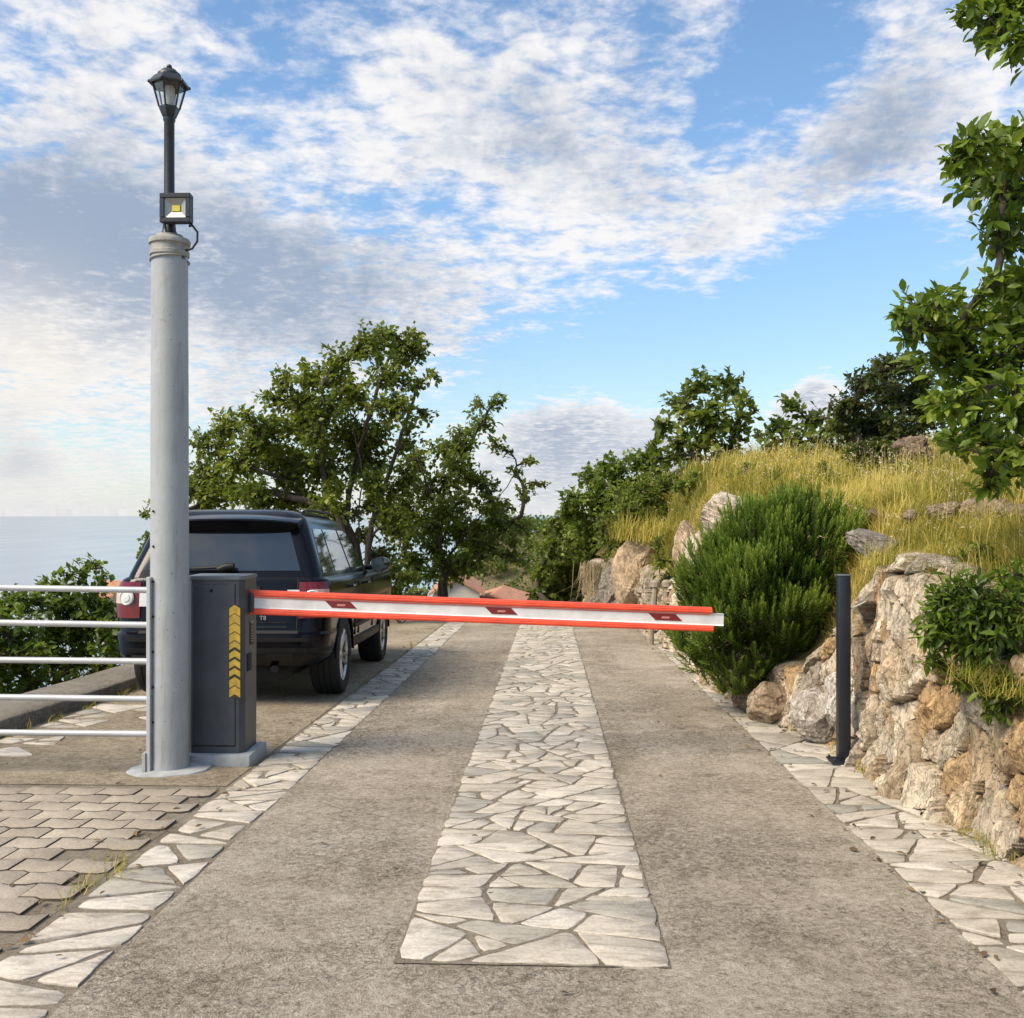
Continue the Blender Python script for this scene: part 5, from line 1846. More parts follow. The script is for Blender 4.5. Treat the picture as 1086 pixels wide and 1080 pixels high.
def build_lantern():
    root = empty('post_lantern', (PX_ - 0.003, PY_, PZ_ + PTOP + 0.012))
    tag(root, 'black coach lantern on a slim black post atop the grey pole', 'lantern')
    s = D_P / F                               # metres per photo pixel at the pole
    zb = lambda py: (252 - py) * s
    bm = bmesh.new()
    blathe(bm, [(0.055, 0.0), (0.055, 0.012), (0.045, 0.03), (0.036, zb(232)), (0.034, zb(180)), (0.034, zb(132)), (0.040, zb(130)), (0.040, zb(128))], 24)
    link('post', bm, M_BLACK, root, 40)
    z0, z1, z2 = zb(128), zb(118), zb(93)
    n = 6
    off = R(30)

    def hexa(r, z):
        return [Vector((r * math.cos(off + 2 * math.pi * k / n), r * math.sin(off + 2 * math.pi * k / n), z)) for k in range(n)]
    bm = bmesh.new()                          # lower cup
    rings = [hexa(0.038, z0), hexa(0.046, z0 + .012), hexa(0.068, z1), hexa(0.068, z1 + .010)]
    rv = [[bm.verts.new(p) for p in r] for r in rings]
    for a, b2 in zip(rv, rv[1:]):
        for k in range(n):
            bm.faces.new((a[k], a[(k + 1) % n], b2[(k + 1) % n], b2[k]))
    bm.faces.new(rv[0][::-1])
    bm.faces.new(rv[-1])
    link('cup', bm, M_BLACK, root, 30)
    bm = bmesh.new()                          # six slanting bars
    A, B = hexa(0.066, z1 + .008), hexa(0.108, z2 + .006)
    for k in range(n):
        btube(bm, [A[k], B[k]], 0.0065, 6)
    link('cage', bm, M_BLACK, root, 40)
    bm = bmesh.new()
    A, B = hexa(0.062, z1 + .010), hexa(0.103, z2)
    va, vb = [bm.verts.new(p) for p in A], [bm.verts.new(p) for p in B]
    for k in range(n):
        bm.faces.new((va[k], va[(k + 1) % n], vb[(k + 1) % n], vb[k]))
    r = bmesh.ops.solidify(bm, geom=bm.faces[:], thickness=0.003)
    link('glass', bm, M_GLASSP, root, None)
    bm = bmesh.new()
    blathe(bm, [(0.030, z1 + .012), (0.034, z1 + .02), (0.036, z2 - .02), (0.03, z2 - .005)], 20)
    link('lamp_holder', bm, M_BULB, root, 40)
    bm = bmesh.new()                          # roof
    rings = [hexa(0.132, z2 - .004), hexa(0.134, z2 + .008), hexa(0.098, z2 + .052), hexa(0.086, z2 + .062)]
    rv = [[bm.verts.new(p) for p in q] for q in rings]
    for a, b2 in zip(rv, rv[1:]):
        for k in range(n):
            bm.faces.new((a[k], a[(k + 1) % n], b2[(k + 1) % n], b2[k]))
    bm.faces.new(rv[0][::-1])
    bm.faces.new(rv[-1])
    blathe(bm, [(0.078, z2 + .058), (0.075, z2 + .075), (0.05, z2 + .098), (0.046, z2 + .104), (0.02, z2 + .108), (0.012, z2 + .113), (0.019, z2 + .125), (0.014, z2 + .138), (0.003, z2 + .143)], 24)
    for k in range(n):
        p = hexa(0.130, z2 + .004)[k]
        blathe(bm, [(0.006, -.006), (0.011, 0.0), (0.006, 0.012)], 8, p)
    link('roof', bm, M_BLACK, root, 30)


build_lantern()


def build_flood():
    s = D_P / F
    c = at(186.5, 221, D_P - 0.12)
    root = empty('floodlight', tuple(c))
    tag(root, 'square black floodlight with yellow LED fixed below the lantern', 'floodlight')
    hw, hh = 16.2 * s, 15.2 * s
    bm = bmesh.new()
    # frame as a rounded ring plus a back box
    bbox(bm, -hw, hw, 0.012, 0.05, -hh, hh, 0.012)
    t_ = 0.032
    for (x0, x1, z0, z1) in ((-hw, hw, hh - t_, hh), (-hw, hw, -hh, -hh + t_), (-hw, -hw + t_, -hh + t_, hh - t_), (hw - t_, hw, -hh + t_, hh - t_)):
        bbox(bm, x0, x1, -0.022, 0.0125, z0, z1, 0.004, 1)
    for k in range(7):
        x = -hw * .8 + k * hw * .266
        bbox(bm, x - .003, x + .003, 0.05, 0.075, -hh * .8, hh * .8)
    link('housing', bm, M_BLACK, root, 30)
    bm = bmesh.new()
    a, b2 = (hw - t_, hh - t_), (0.030, 0.022)
    o4 = [bm.verts.new((x * a[0], -0.010, z * a[1])) for x, z in ((-1, -1), (1, -1), (1, 1), (-1, 1))]
    i4 = [bm.verts.new((x * b2[0], 0.008, z * b2[1])) for x, z in ((-1, -1), (1, -1), (1, 1), (-1, 1))]
    for k in range(4):
        bm.faces.new((o4[k], o4[(k + 1) % 4], i4[(k + 1) % 4], i4[k]))
    link('reflector', bm, M_REFLECT, root, None)
    bm = bmesh.new()
    bbox(bm, -0.028, 0.028, 0.002, 0.011, -0.021, 0.021, 0.002, 1)
    link('led', bm, M_LED, root, None)
    z = -hh - 0.005
    for sx in (-1, 1):
        bm = bmesh.new()
        blathe(bm, [(0.010, 0), (0.010, 0.012), (0.006, 0.014), (0.006, 0.036)], 10, (sx * hw * 0.82, 0.03, z - .014))
        link('bolt', bm, M_BLACK, root, 40)
    bm = bmesh.new()
    btube(bm, [(-hw * .80, 0.03, z - .006), (-hw * .72, 0.05, z - .10), (-hw * .95, 0.07, z - .19)], .008, 6)
    bbox(bm, -0.11, 0.03, 0.06, 0.13, z - .212, z - .196)
    link('bracket', bm, M_BLACK, root, 40)
    bm = bmesh.new()
    btube(bm, [(hw * .55, 0.055, -hh + .03), (hw * .9, 0.05, -hh - .005), (hw * 1.25, 0.045, -hh - .05), (hw * 1.22, 0.05, -hh - .11), (hw * .85, 0.06, -hh - .155), (hw * .3, 0.09, -hh - .16)], 0.0075, 8)
    link('cable', bm, M_CABLE, root, 60)


build_flood()


def build_railing():
    root = empty('railing', (PX_ - 1.6, PY_ - 0.02, PZ_))
    tag(root, 'white tubular steel railing of five bars joined to the grey pole', 'railing')
    x0 = -7.2
    d = D_P - 0.10
    for (yl, yr) in ((623.5, 626), (660.5, 663), (700, 701.5), (739.5, 741.5), (777, 778.5)):
        a, b2 = at(0, yl, d), at(157, yr, d)
        u = (b2 - a)
        u = u / u[0]
        pa = b2 + u * (x0 - b2[0])
        bm = bmesh.new()
        btube(bm, [Vector(pa) - Vector(root.location), Vector(b2) - Vector(root.location)], 0.0205, 16)
        link('rail', bm, M_GALV, root, 40)
    bm = bmesh.new()
    q = at(158.5, 790, d) - np.array(root.location)
    bbox(bm, q[0] - .010, q[0] + .016, q[1] - .03, q[1] + .03, 0.02, PZ_ * 0 + (1.52 - PZ_ - (612 - 540) / F * d), 0.003, 1)
    link('end_plate', bm, M_GALV, root, 30)
    bm = bmesh.new()
    bbox(bm, q[0] - .035, q[0] - .011, q[1] - .04, q[1] + .04, -0.01, 0.155, 0.003, 1)
    link('foot_bracket', bm, M_PLINTH, root, 30)
    bm = bmesh.new()
    btube(bm, [(x0 - root.location.x, 0, -0.05), (x0 - root.location.x, 0, 1.35)], 0.035, 16)
    link('end_post', bm, M_GALV, root, 40)


build_railing()

# ------------------------------------------------------------------ barrier: plinth, cabinet, arm
ARM_D = 6.95
CB = gp(254, 806)                      # front right corner of the plinth region
CYF = 6.72                             # front face of the cabinet
ZG = float(road_z(CYF))
XR_ = float(at(256, 700, 6.74)[0])     # right face of the cabinet
XLc = XR_ - 0.40
CZ0 = ZG + 0.085
CZ1 = 1.52 - (614 - 540) / F * 6.72
bm = bmesh.new()
bbox(bm, XLc - 0.06, XR_ + 0.055, CYF - 0.055, CYF + 0.36, ZG - 0.06, ZG + 0.085, 0.008)
o = link('concrete_plinth', bm, M_PLINTH, None, 30)
tag(o, 'low pale concrete plinth under the dark grey barrier cabinet', 'plinth')


def build_barrier():
    root = empty('barrier_gate', ((XLc + XR_) / 2, CYF + 0.15, CZ0))
    tag(root, 'dark grey barrier cabinet with a long red and white lowered arm', 'barrier')
    ox, oy, oz = root.location
    hx = (XR_ - XLc) / 2
    y0, y1 = CYF - oy, CYF + 0.29 - oy
    H = CZ1 - CZ0
    ch = 0.035
    bm = bmesh.new()
    bprism(bm, [(-hx + ch, y0), (hx - ch, y0), (hx, y0 + ch), (hx, y1), (-hx, y1), (-hx, y0 + ch)], 'z', 0.0, H - 0.015)
    link('cabinet', bm, M_CAB, root, 20)
    bm = bmesh.new()
    bprism(bm, [(-hx + ch - .004, y0 - .012), (hx - ch + .004, y0 - .012), (hx + .008, y0 + ch - .006), (hx + .008, y1 + .006), (-hx - .008, y1 + .006), (-hx - .008, y0 + ch - .006)], 'z', H - 0.014, H + 0.012)
    bmesh.ops.bevel(bm, geom=bm.edges[:], offset=0.005, segments=2, affect='EDGES')
    link('lid', bm, M_CABTOP, root, 30)
    # front door panel standing 3 mm proud with dark seams left around it
    bm = bmesh.new()
    bbox(bm, -hx + ch + .008, hx - ch - .026, y0 - .006, y0 + .004, 0.055, H - 0.045, 0.003, 1)
    dr = link('door', bm, M_CAB, root, 30)
    bm = bmesh.new()
    bbox(bm, hx - ch - .0255, hx - ch - .0215, y0 - .0015, y0 + .003, 0.05, H - 0.04)
    link('door_seam', bm, M_SEAM, root, None)
    bm = bmesh.new()
    bbox(bm, -hx + ch + .004, hx - ch - .0255, y0 - .0015, y0 + .003, 0.047, 0.0545)
    link('door_seam', bm, M_SEAM, root, None)
    bm = bmesh.new()
    lx = float(at(219, 628, 6.7)[0]) - ox
    lz = float(at(219, 628, 6.7)[2]) - oz
    blathe(bm, [(0.011, 0.0), (0.011, -0.006), (0.006, -0.008)], 14, (lx, y0 - .006, lz), 'y')
    link('lock', bm, M_TRIM, dr, 40)
    # chevron sticker on the door
    mid = float(at(244.5, 690, 6.7)[0]) - ox
    zt = float(at(244, 643, 6.71)[2]) - oz
    zb = float(at(244, 743, 6.71)[2]) - oz
    w2 = 5.9 / F * 6.71
    n = 10
    pitch = (zt - zb) / (n + 0.35)
    bm = bmesh.new()
    ys = y0 - .0075
    r_ = w2 * 0.62
    q = [(-w2 - .004, zb), (w2 + .004, zb), (w2 + .004, zt - r_), (0, zt + .004), (-w2 - .004, zt - r_)]
    bprism(bm, [(mid + a, b2) for a, b2 in q], 'y', ys, ys + .0014)
    stk = link('sticker', bm, M_STKB, root, None)
    gaps = [.10, .10, .10, .12, .36, .30, .30, .36, .12, .10]
    for k in range(n):
        bm = bmesh.new()
        top = zt - k * pitch
        hgt = pitch * (1 - gaps[k])
        bprism(bm, [(mid - w2, top - r_ - hgt), (mid, top - hgt), (mid + w2, top - r_ - hgt), (mid + w2, top - r_), (mid, top), (mid - w2, top - r_)], 'y', ys - .0012, ys - .0002)
        link('chevron', bm, M_YEL, stk, None)
    # side face: illegible dark maker's plate, slot cover
    bm = bmesh.new()
    za, zc = float(at(263, 661, 6.85)[2]) - oz, float(at(263, 686, 6.85)[2]) - oz
    bbox(bm, hx, hx + .003, y0 + .13, y0 + .215, zc, za, 0.001, 1)
    pl = link('side_plate', bm, M_TRIM, root, None)
    bm = bmesh.new()
    rr = random.Random(6)
    z = za - .012
    while z > zc + .012:
        hgt = rr.uniform(.010, .018)
        a = y0 + .15 + rr.uniform(0, .01)
        btube(bm, [(hx + .004, a, z), (hx + .004, a + .022, z - hgt * .6), (hx + .004, a + .045, z - hgt * .1)], .0022, 5)
        z -= hgt + .004
    btube(bm, [(hx + .004, y0 + .14, za - .004), (hx + .004, y0 + .21, za - .002)], .004, 5)
    link('plate_lettering', bm, mat('plate_ink', (0.42, 0.40, 0.30), 0.5), pl, None)
    bm = bmesh.new()
    za, zc = float(at(261, 695, 6.8)[2]) - oz, float(at(261, 714, 6.8)[2]) - oz
    bbox(bm, hx, hx + .006, y0 + .065, y0 + .165, zc, za, 0.004, 2)
    link('slot_cover', bm, M_SEAM, root, 30)
    # arm
    arm = None
    A = at(266, 638.5, ARM_D)
    B = at(767, 657.5, ARM_D)
    B2 = at(757, 657, ARM_D)
    px = ARM_D / F
    ux = (B - A) / np.linalg.norm(B - A)
    L = np.linalg.norm(B - A)
    rot = math.atan2(-(B[2] - A[2]), math.hypot(B[0] - A[0], B[1] - A[1]))
    yaw = math.atan2(B[1] - A[1], B[0] - A[0])
    hw = 6.2 * px       # half height of the white web
    bm = bmesh.new()
    # shallow C profile
    bprism(bm, [(-.022, -hw), (-.016, -hw + .008), (-.016, hw - .008), (-.022, hw), (.028, hw), (.028, -hw)], 'x', -0.02, L)
    arm = link('arm', bm, M_WHITE, root, 20)
    arm.location = (A[0] - ox, A[1] - oy, A[2] - oz)
    arm.rotation_euler = (0, rot, yaw)
    L2 = np.linalg.norm(B2 - A)
    for s, h0, h1, lx, nm in ((1, hw + .001, hw + 6.6 * px, L2 - .02, 'upper_rubber'), (-1, hw + .001, hw + 6.6 * px, L2 - .005, 'lower_rubber')):
        bm = bmesh.new()
        z0, z1 = sorted((s * h0, s * h1))
        bprism(bm, [(-.030, z0), (-.034, (z0 + z1) / 2), (-.026, z1), (.020, z1), (.028, (z0 + z1) / 2), (.026, z0)], 'x', -0.01, lx)
        bmesh.ops.bevel(bm, geom=[e for e in bm.edges if abs(e.verts[0].co.x - e.verts[1].co.x) > 1], offset=0.006, segments=2, affect='EDGES')
        link(nm, bm, M_RED, arm, 30)
    bm = bmesh.new()
    q = hw * 0.32
    # printed red edge lines where rubber meets the web
    bbox(bm, -0.01, L2 - .03, -.0195, -.0165, hw - .010, hw - .0005)
    link('edge_strip', bm, M_RED, arm, None)
    for (xa, xb) in ((345, 379), (514, 549), (687, 723)):
        sa = (xa - 266) * px / ux[0] * 1.0
        sb = (xb - 266) * px / ux[0] * 1.0
        bm = bmesh.new()
        bprism(bm, [(sa, .26 * hw + .018), (sb - .05, .26 * hw + .018), (sb, -.44 * hw), (sa + .05, -.44 * hw)], 'y', -.0185, -.0155)
        rf = link('reflector', bm, M_REFL, arm, None)
        bm = bmesh.new()
        c = (sa + sb) / 2
        bprism(bm, [(c - .03, -.004), (c + .026, -.004), (c + .032, .010), (c - .024, .010)], 'y', -.0200, -.0190)
        link('reflector_bar', bm, M_REFL2, rf, None)
    # hub between cabinet and arm
    bm = bmesh.new()
    bbox(bm, hx + .0, hx + .03, A[1] - oy - .04, A[1] - oy + .04, A[2] - oz - .07, A[2] - oz + .07, .006)
    link('arm_clamp', bm, M_CAB, root, 30)


build_barrier()

# rest post on the right
PR = gp(894.5, 811)
root = empty('rest_post', (PR[0], PR[1], float(road_z(PR[1]))), -0.03)
tag(root, 'slim black square post on the stone gutter by the wall', 'post')
HP = 1.52 + (540 - 610) / F * float((PR - EYE) @ FWD) - float(road_z(PR[1]))
bm = bmesh.new()
bbox(bm, -.041, .041, -.041, .041, 0.0, HP - .006, .006)
link('upright', bm, M_NAVY, root, 30)
bm = bmesh.new()
bbox(bm, -.044, .044, -.044, .044, HP - .0055, HP + .004, .003)
link('cap', bm, mat('cap_grey', (0.10, 0.11, 0.13), 0.4), root, 30)
bm = bmesh.new()
bbox(bm, -.10, .10, -.09, .09, 0.024, 0.034, .002, 1)
for sx in (-1, 1):
    for sy in (-1, 1):
        blathe(bm, [(0.010, 0.034), (0.010, 0.046), (0.004, 0.05)], 8, (sx * .08, sy * .07, 0))
link('base_plate', bm, M_NAVY, root, 30)
bm = bmesh.new()
tw = at(916, 640, float((PR - EYE) @ FWD) + 0.05) - PR
btube(bm, [(0.02, -.03, float(at(897, 648, 6.8)[2] - road_z(PR[1]))), (0.09, -.02, float(at(907, 643, 6.8)[2] - road_z(PR[1]))), (0.15, 0, float(at(916, 639, 6.8)[2] - road_z(PR[1])))], .006, 7)
link('pin', bm, mat('pin_steel', (0.45, 0.43, 0.38), 0.5), root, 40)


# ------------------------------------------------------------------ the parked car
def build_car():
    yaw = R(1.6)
    c0 = gp(372, 737)
    loc = (c0[0] - 1.080, c0[1] + 0.02, float(road_z(c0[1])) + 0.010)
    root = empty('parked_car', loc)
    root.rotation_euler = (-math.atan(SLOPE), 0, yaw)
    root.scale = (1.055, 1.03, 1.03)
    tag(root, 'black sport utility car parked on the left behind the barrier, rear end showing', 'car')
    LV = [  # z, half width, rear y, front y, corner radius
        (0.36, 0.84, -0.80, 3.50, 0.22), (0.42, 0.915, -0.885, 3.66, 0.24), (0.47, 0.945, -0.93, 3.72, 0.25), (0.62, 0.955, -0.955, 3.76, 0.25), (0.655, 0.955, -0.95, 3.76, 0.25),
        (0.675, 0.950, -0.915, 3.76, 0.24), (0.72, 0.952, -0.895, 3.76, 0.22), (0.90, 0.962, -0.885, 3.74, 0.20), (1.02, 0.958, -0.875, 3.70, 0.19), (1.10, 0.945, -0.865, 3.62, 0.18),
        (1.145, 0.925, -0.855, 3.45, 0.18), (1.165, 0.895, -0.84, 3.30, 0.18)]
    GH = [(1.150, 0.875, -0.845, 2.10, 0.14), (1.20, 0.862, -0.825, 2.02, 0.14), (1.62, 0.715, -0.66, 1.36, 0.14), (1.70, 0.675, -0.60, 1.22, 0.15), (1.755, 0.625, -0.53, 1.08, 0.16), (1.79, 0.54, -0.42, 0.90, 0.17), (1.805, 0.40, -0.25, 0.65, 0.17)]

    def par(T, z):
        zs = [t[0] for t in T]
        return [float(np.interp(z, zs, [t[i] for t in T])) for i in range(1, 5)]

    def outline(T, z, off=0.0, nc=8):
        hw, yr, yf, r = par(T, z)
        hw += off
        yr -= off
        yf += off
        pts = []
        for (cx, cy, a0, rad) in ((hw - r, yr + r, -90, r), (hw - r * 1.6, yf - r * 1.6, 0, r * 1.6), (-hw + r * 1.6, yf - r * 1.6, 90, r * 1.6), (-hw + r, yr + r, 180, r)):
            for k in range(nc + 1):
                a = R(a0 + 90 * k / nc)
                pts.append((cx + rad * math.cos(a), cy + rad * math.sin(a)))
        return pts

    def loft(T, zs=None, nsub=1):
        bm = bmesh.new()
        rings = []
        zl = zs or [t[0] for t in T]
        for z in zl:
            rings.append([bm.verts.new((x, y, z)) for x, y in outline(T, z)])
        n = len(rings[0])
        for a, b2 in zip(rings, rings[1:]):
            for k in range(n):
                bm.faces.new((a[k], a[(k + 1) % n], b2[(k + 1) % n], b2[k]))
        bm.faces.new(rings[0][::-1])
        bm.faces.new(rings[-1])
        return bm

    def pt(T, z, s, off):
        """point at signed arc length s from the rear centre round to the side"""
        hw, yr, yf, r = par(T, z)
        sg = 1 if s >= 0 else -1
        s = abs(s)
        a = hw - r
        q = math.pi / 2 * r
        if s <= a:
            x, y, nx, ny = s, yr, 0, -1
        elif s <= a + q:
            t = (s - a) / r
            x, y = a + r * math.sin(t), yr + r - r * math.cos(t)
            nx, ny = math.sin(t), -math.cos(t)
        else:
            x, y, nx, ny = hw, yr + r + (s - a - q), 1, 0
        return Vector((sg * (x + nx * off), y + ny * off, z))

    def s_side(T, z, y):
        hw, yr, yf, r = par(T, z)
        return (hw - r) + math.pi / 2 * r + (y - yr - r)

    def panel(name, T, zs, sa, sb, m, par_=None, off=0.006, inn=-0.012, ns=14, smooth=30):
        bm = bmesh.new()
        O, I = [], []
        for z in zs:
            a, b2 = sa(z), sb(z)
            O.append([bm.verts.new(pt(T, z, a + (b2 - a) * k / ns, off)) for k in range(ns + 1)])
            I.append([bm.verts.new(pt(T, z, a + (b2 - a) * k / ns, inn)) for k in range(ns + 1)])
        nz = len(zs)
        for i in range(nz - 1):
            for k in range(ns):
                bm.faces.new((O[i][k], O[i][k + 1], O[i + 1][k + 1], O[i + 1][k]))
                bm.faces.new((I[i][k], I[i + 1][k], I[i + 1][k + 1], I[i][k + 1]))
            bm.faces.new((O[i][0], O[i + 1][0], I[i + 1][0], I[i][0]))
            bm.faces.new((O[i][ns], I[i][ns], I[i + 1][ns], O[i + 1][ns]))
        for k in range(ns):
            bm.faces.new((O[0][k], I[0][k], I[0][k + 1], O[0][k + 1]))
            bm.faces.new((O[-1][k], O[-1][k + 1], I[-1][k + 1], I[-1][k]))
        return link(name, bm, m, par_ or root, smooth)
    # body with wheel arches cut out
    WB, WR = 2.745, 0.385
    TX = 0.822
    body = link('body', loft(LV), M_PAINT, root, 28)
    bmc = bmesh.new()
    for y in (0, WB):
        for s in (-1, 1):
            blathe(bmc, [(0.455, 0.62 * s if s > 0 else -1.2), (0.455, 1.2 if s > 0 else -0.62)], 40, (0, y, WR - 0.01), 'x')
    bmesh.ops.recalc_face_normals(bmc, faces=bmc.faces)
    mec = bpy.data.meshes.new('cut')
    bmc.to_mesh(mec)
    bmc.free()
    cut = bpy.data.objects.new('cut', mec)
    COL.objects.link(cut)
    cut.parent = root
    md = body.modifiers.new('arch', 'BOOLEAN')
    md.object = cut
    md.operation = 'DIFFERENCE'
    md.solver = 'EXACT'
    bpy.context.view_layer.update()
    me2 = bpy.data.meshes.new_from_object(body.evaluated_get(bpy.context.evaluated_depsgraph_get()))
    body.modifiers.clear()
    body.data = me2
    me2.shade_smooth()
    me2.set_sharp_from_angle(angle=R(28))
    bpy.data.objects.remove(cut)
    link('greenhouse', loft(GH), M_PAINT, root, 28)
    # underbody
    bm = bmesh.new()
    bbox(bm, -0.60, 0.60, -0.70, 3.4, 0.24, 0.372, .03)
    link('underbody', bm, M_UNDER, root, 30)
    bm = bmesh.new()
    btube(bm, [(-0.2, -0.55, 0.30), (0.22, -0.55, 0.30)], 0.11, 16)
    btube(bm, [(0.25, -0.4, 0.30), (0.42, -0.70, 0.33), (0.50, -0.90, 0.345)], 0.032, 10)
    btube(bm, [(-0.25, -0.4, 0.30), (-0.42, -0.70, 0.33), (-0.50, -0.90, 0.345)], 0.032, 10)
    link('exhaust', bm, M_TRIM, root, 40)
    # rear bumper trims: step pad, lower valance
    panel('bumper_trim', LV, [0.44, 0.50, 0.535], lambda z: -1.12, lambda z: 1.12, M_TRIM, off=0.004, ns=24)
    panel('bumper_step', LV, [0.595, 0.61, 0.628], lambda z: -0.80, lambda z: 0.80, M_TRIM, off=0.022, ns=24)
    panel('tailgate_trim', LV, [0.665, 0.690], lambda z: -0.70, lambda z: 0.70, M_TRIM, off=0.003, ns=14)
    for zz in (0.715, 0.755):
        panel('tailgate_groove', LV, [zz, zz + 0.012], lambda z: -0.60, lambda z: 0.60, M_TRIM, off=0.008, ns=14)
    # tow cover, reflectors in bumper
    panel('bumper_recess', LV, [0.42, 0.445, 0.485], lambda z: 0.42, lambda z: 0.66, M_UNDER, off=0.012, ns=4)
    # tail lamps wrap the corners
    for s in (-1, 1):
        sa = lambda z, s=s: s * 0.70
        sb = lambda z, s=s: s * s_side(LV, z, -0.77)
        lp = panel('tail_lamp', LV, list(np.linspace(0.80, 1.125, 8)), sa, sb, M_LAMPR, off=0.014, ns=20, smooth=40)
        panel('lamp_clear_edge', LV, list(np.linspace(0.93, 1.06, 4)), lambda z, s=s: s * 0.835, lambda z, s=s: s * s_side(LV, z, -0.775), M_LAMPP, lp, off=0.020, ns=12, smooth=40)
        for (sc, zc, r, m, nm) in ((0.815, 0.985, 0.072, M_LAMPW, 'reverse_light'),):
            bm = bmesh.new()
            p = pt(LV, zc, s * sc, 0.016)
            nrm = (pt(LV, zc, s * sc, 0.1) - pt(LV, zc, s * sc, 0.0)).normalized()
            blathe(bm, [(r, 0), (r, 0.012), (r * .86, 0.020), (r * .82, 0.013), (r * .55, 0.013), (r * .5, 0.024), (0.004, 0.026)], 28)
            bm.transform(Matrix.Translation(p) @ nrm.to_track_quat('Z', 'Y').to_matrix().to_4x4())
            link(nm, bm, m, lp, 40)
        # square pale light set inboard on the tailgate
        panel('tailgate_light', LV, list(np.linspace(0.905, 1.055, 4)), lambda z, s=s: s * 0.60, lambda z, s=s: s * 0.705, M_LAMPW, lp, off=0.021, ns=6, smooth=40)
    # tailgate: plate recess with plate, handle bar, lettering
    panel('plate_recess', LV, [0.855, 0.93, 1.03], lambda z: -0.31, lambda z: 0.31, M_TRIM, off=0.004, ns=6)
    panel('number_plate', LV, [0.885, 0.94, 0.995], lambda z: -0.33, lambda z: 0.16, M_PLATE, off=0.010, ns=6)
    panel('tailgate_handle', LV, [1.045, 1.065, 1.085], lambda z: -0.36, lambda z: 0.36, M_TRIM, off=0.022, ns=8)
    # seam lines beside the tailgate
    for s in (-1, 1):
        panel('tailgate_seam', LV, [0.70, 0.80, 0.95, 1.10, 1.145], lambda z, s=s: s * 0.682, lambda z, s=s: s * 0.690, M_SEAM, off=0.002, ns=1)
    tx = bpy.data.curves.new('badge', 'FONT')
    tx.body = 'T8'
    tx.size = 0.055
    tx.extrude = 0.002
    to = bpy.data.objects.new('badge_tmp', tx)
    COL.objects.link(to)
    bpy.context.view_layer.update()
    met = bpy.data.meshes.new_from_object(to.evaluated_get(bpy.context.evaluated_depsgraph_get()))
    bpy.data.objects.remove(to)
    tb = finish('badge', met, M_CHROME, root)
    tb.location = (0.36, -0.912, 0.785)
    tb.rotation_euler = (R(90), 0, 0)
    # glass: rear, quarter, doors, windscreen
    panel('rear_window', GH, list(np.linspace(1.225, 1.62, 8)), lambda z: -(par(GH, z)[0] - 0.155), lambda z: (par(GH, z)[0] - 0.155), M_CGLASS, off=0.005, ns=20)
    gl = M_CGLASS
    z_ = [1.205, 1.34, 1.48, 1.615]

    def side(a0, a1, b0, b1):
        fa = lambda z: a0 + (a1 - a0) * (z - 1.205) / 0.41
        fb = lambda z: b0 + (b1 - b0) * (z - 1.205) / 0.41
        for s in (-1, 1):
            panel('side_window', GH, z_, lambda z: s * s_side(GH, z, fa(z)), lambda z: s * s_side(GH, z, fb(z)), gl, off=0.005, ns=4)
    side(-0.62, -0.44, -0.10, -0.05)
    side(-0.03, 0.02, 0.78, 0.72)
    side(0.86, 0.80, 1.82, 1.22)
    bm = bmesh.new()
    q = [(-0.70, 2.065, 1.20), (0.70, 2.065, 1.20), (0.58, 1.42, 1.62), (-0.58, 1.42, 1.62)]
    vs = [bm.verts.new(p) for p in q]
    bm.faces.new(vs)
    bmesh.ops.solidify(bm, geom=bm.faces[:], thickness=-0.02)
    link('windscreen', bm, gl, root, None)
    # D-pillar trim in gloss black
    # spoiler over the rear window
    bm = bmesh.new()
    prof = [(-0.55, 1.748), (-0.74, 1.722), (-0.815, 1.70), (-0.82, 1.685), (-0.72, 1.595), (-0.60, 1.60)]
    xs = np.linspace(-0.655, 0.655, 21)
    rings = []
    for x in xs:
        k = 1 - 0.16 * (abs(x) / 0.655) ** 3
        dzz = -0.035 * (abs(x) / 0.655) ** 2.5
        rings.append([bm.verts.new((x, -0.60 + (y + 0.60) * k + 0.05 * (abs(x) / .655) ** 3, z + dzz)) for (y, z) in prof])
    n = len(prof)
    for a, b2 in zip(rings, rings[1:]):
        for k in range(n):
            bm.faces.new((a[k], a[(k + 1) % n], b2[(k + 1) % n], b2[k]))
    bm.faces.new(rings[0][::-1])
    bm.faces.new(rings[-1])
    link('spoiler', bm, M_PAINT, root, 40)
    # wiper with its housing
    bm = bmesh.new()
    btube(bm, [(-0.02, -0.868, 1.235), (0.05, -0.872, 1.262), (0.12, -0.872, 1.268)], [0.03, 0.036, 0.030], 12)
    btube(bm, [(0.10, -0.872, 1.268), (-0.15, -0.852, 1.25), (-0.48, -0.850, 1.24)], [0.018, 0.013, 0.008], 8)
    link('wiper', bm, M_TRIM, root, 40)
    # side: door handles, sill, mirrors, arches
    for s in (-1, 1):
        for y in (0.22, 1.18):
            bm = bmesh.new()
            btube(bm, [(s * 0.945, y, 1.045), (s * 0.985, y + .02, 1.05), (s * 0.985, y + .17, 1.05), (s * 0.945, y + .19, 1.045)], 0.014, 8)
            link('door_handle', bm, M_PAINT, root, 40)
        bm = bmesh.new()
        bbox(bm, min(s * .90, s * .966), max(s * .90, s * .966), 0.46, 2.29, 0.40, 0.50, .02)
        link('sill', bm, M_TRIM, root, 30)
        bm = bmesh.new()
        bbox(bm, min(s * .957, s * .972), max(s * .957, s * .972), 0.50, 2.25, 0.60, 0.645, .006)
        link('door_moulding', bm, M_TRIM, root, 30)
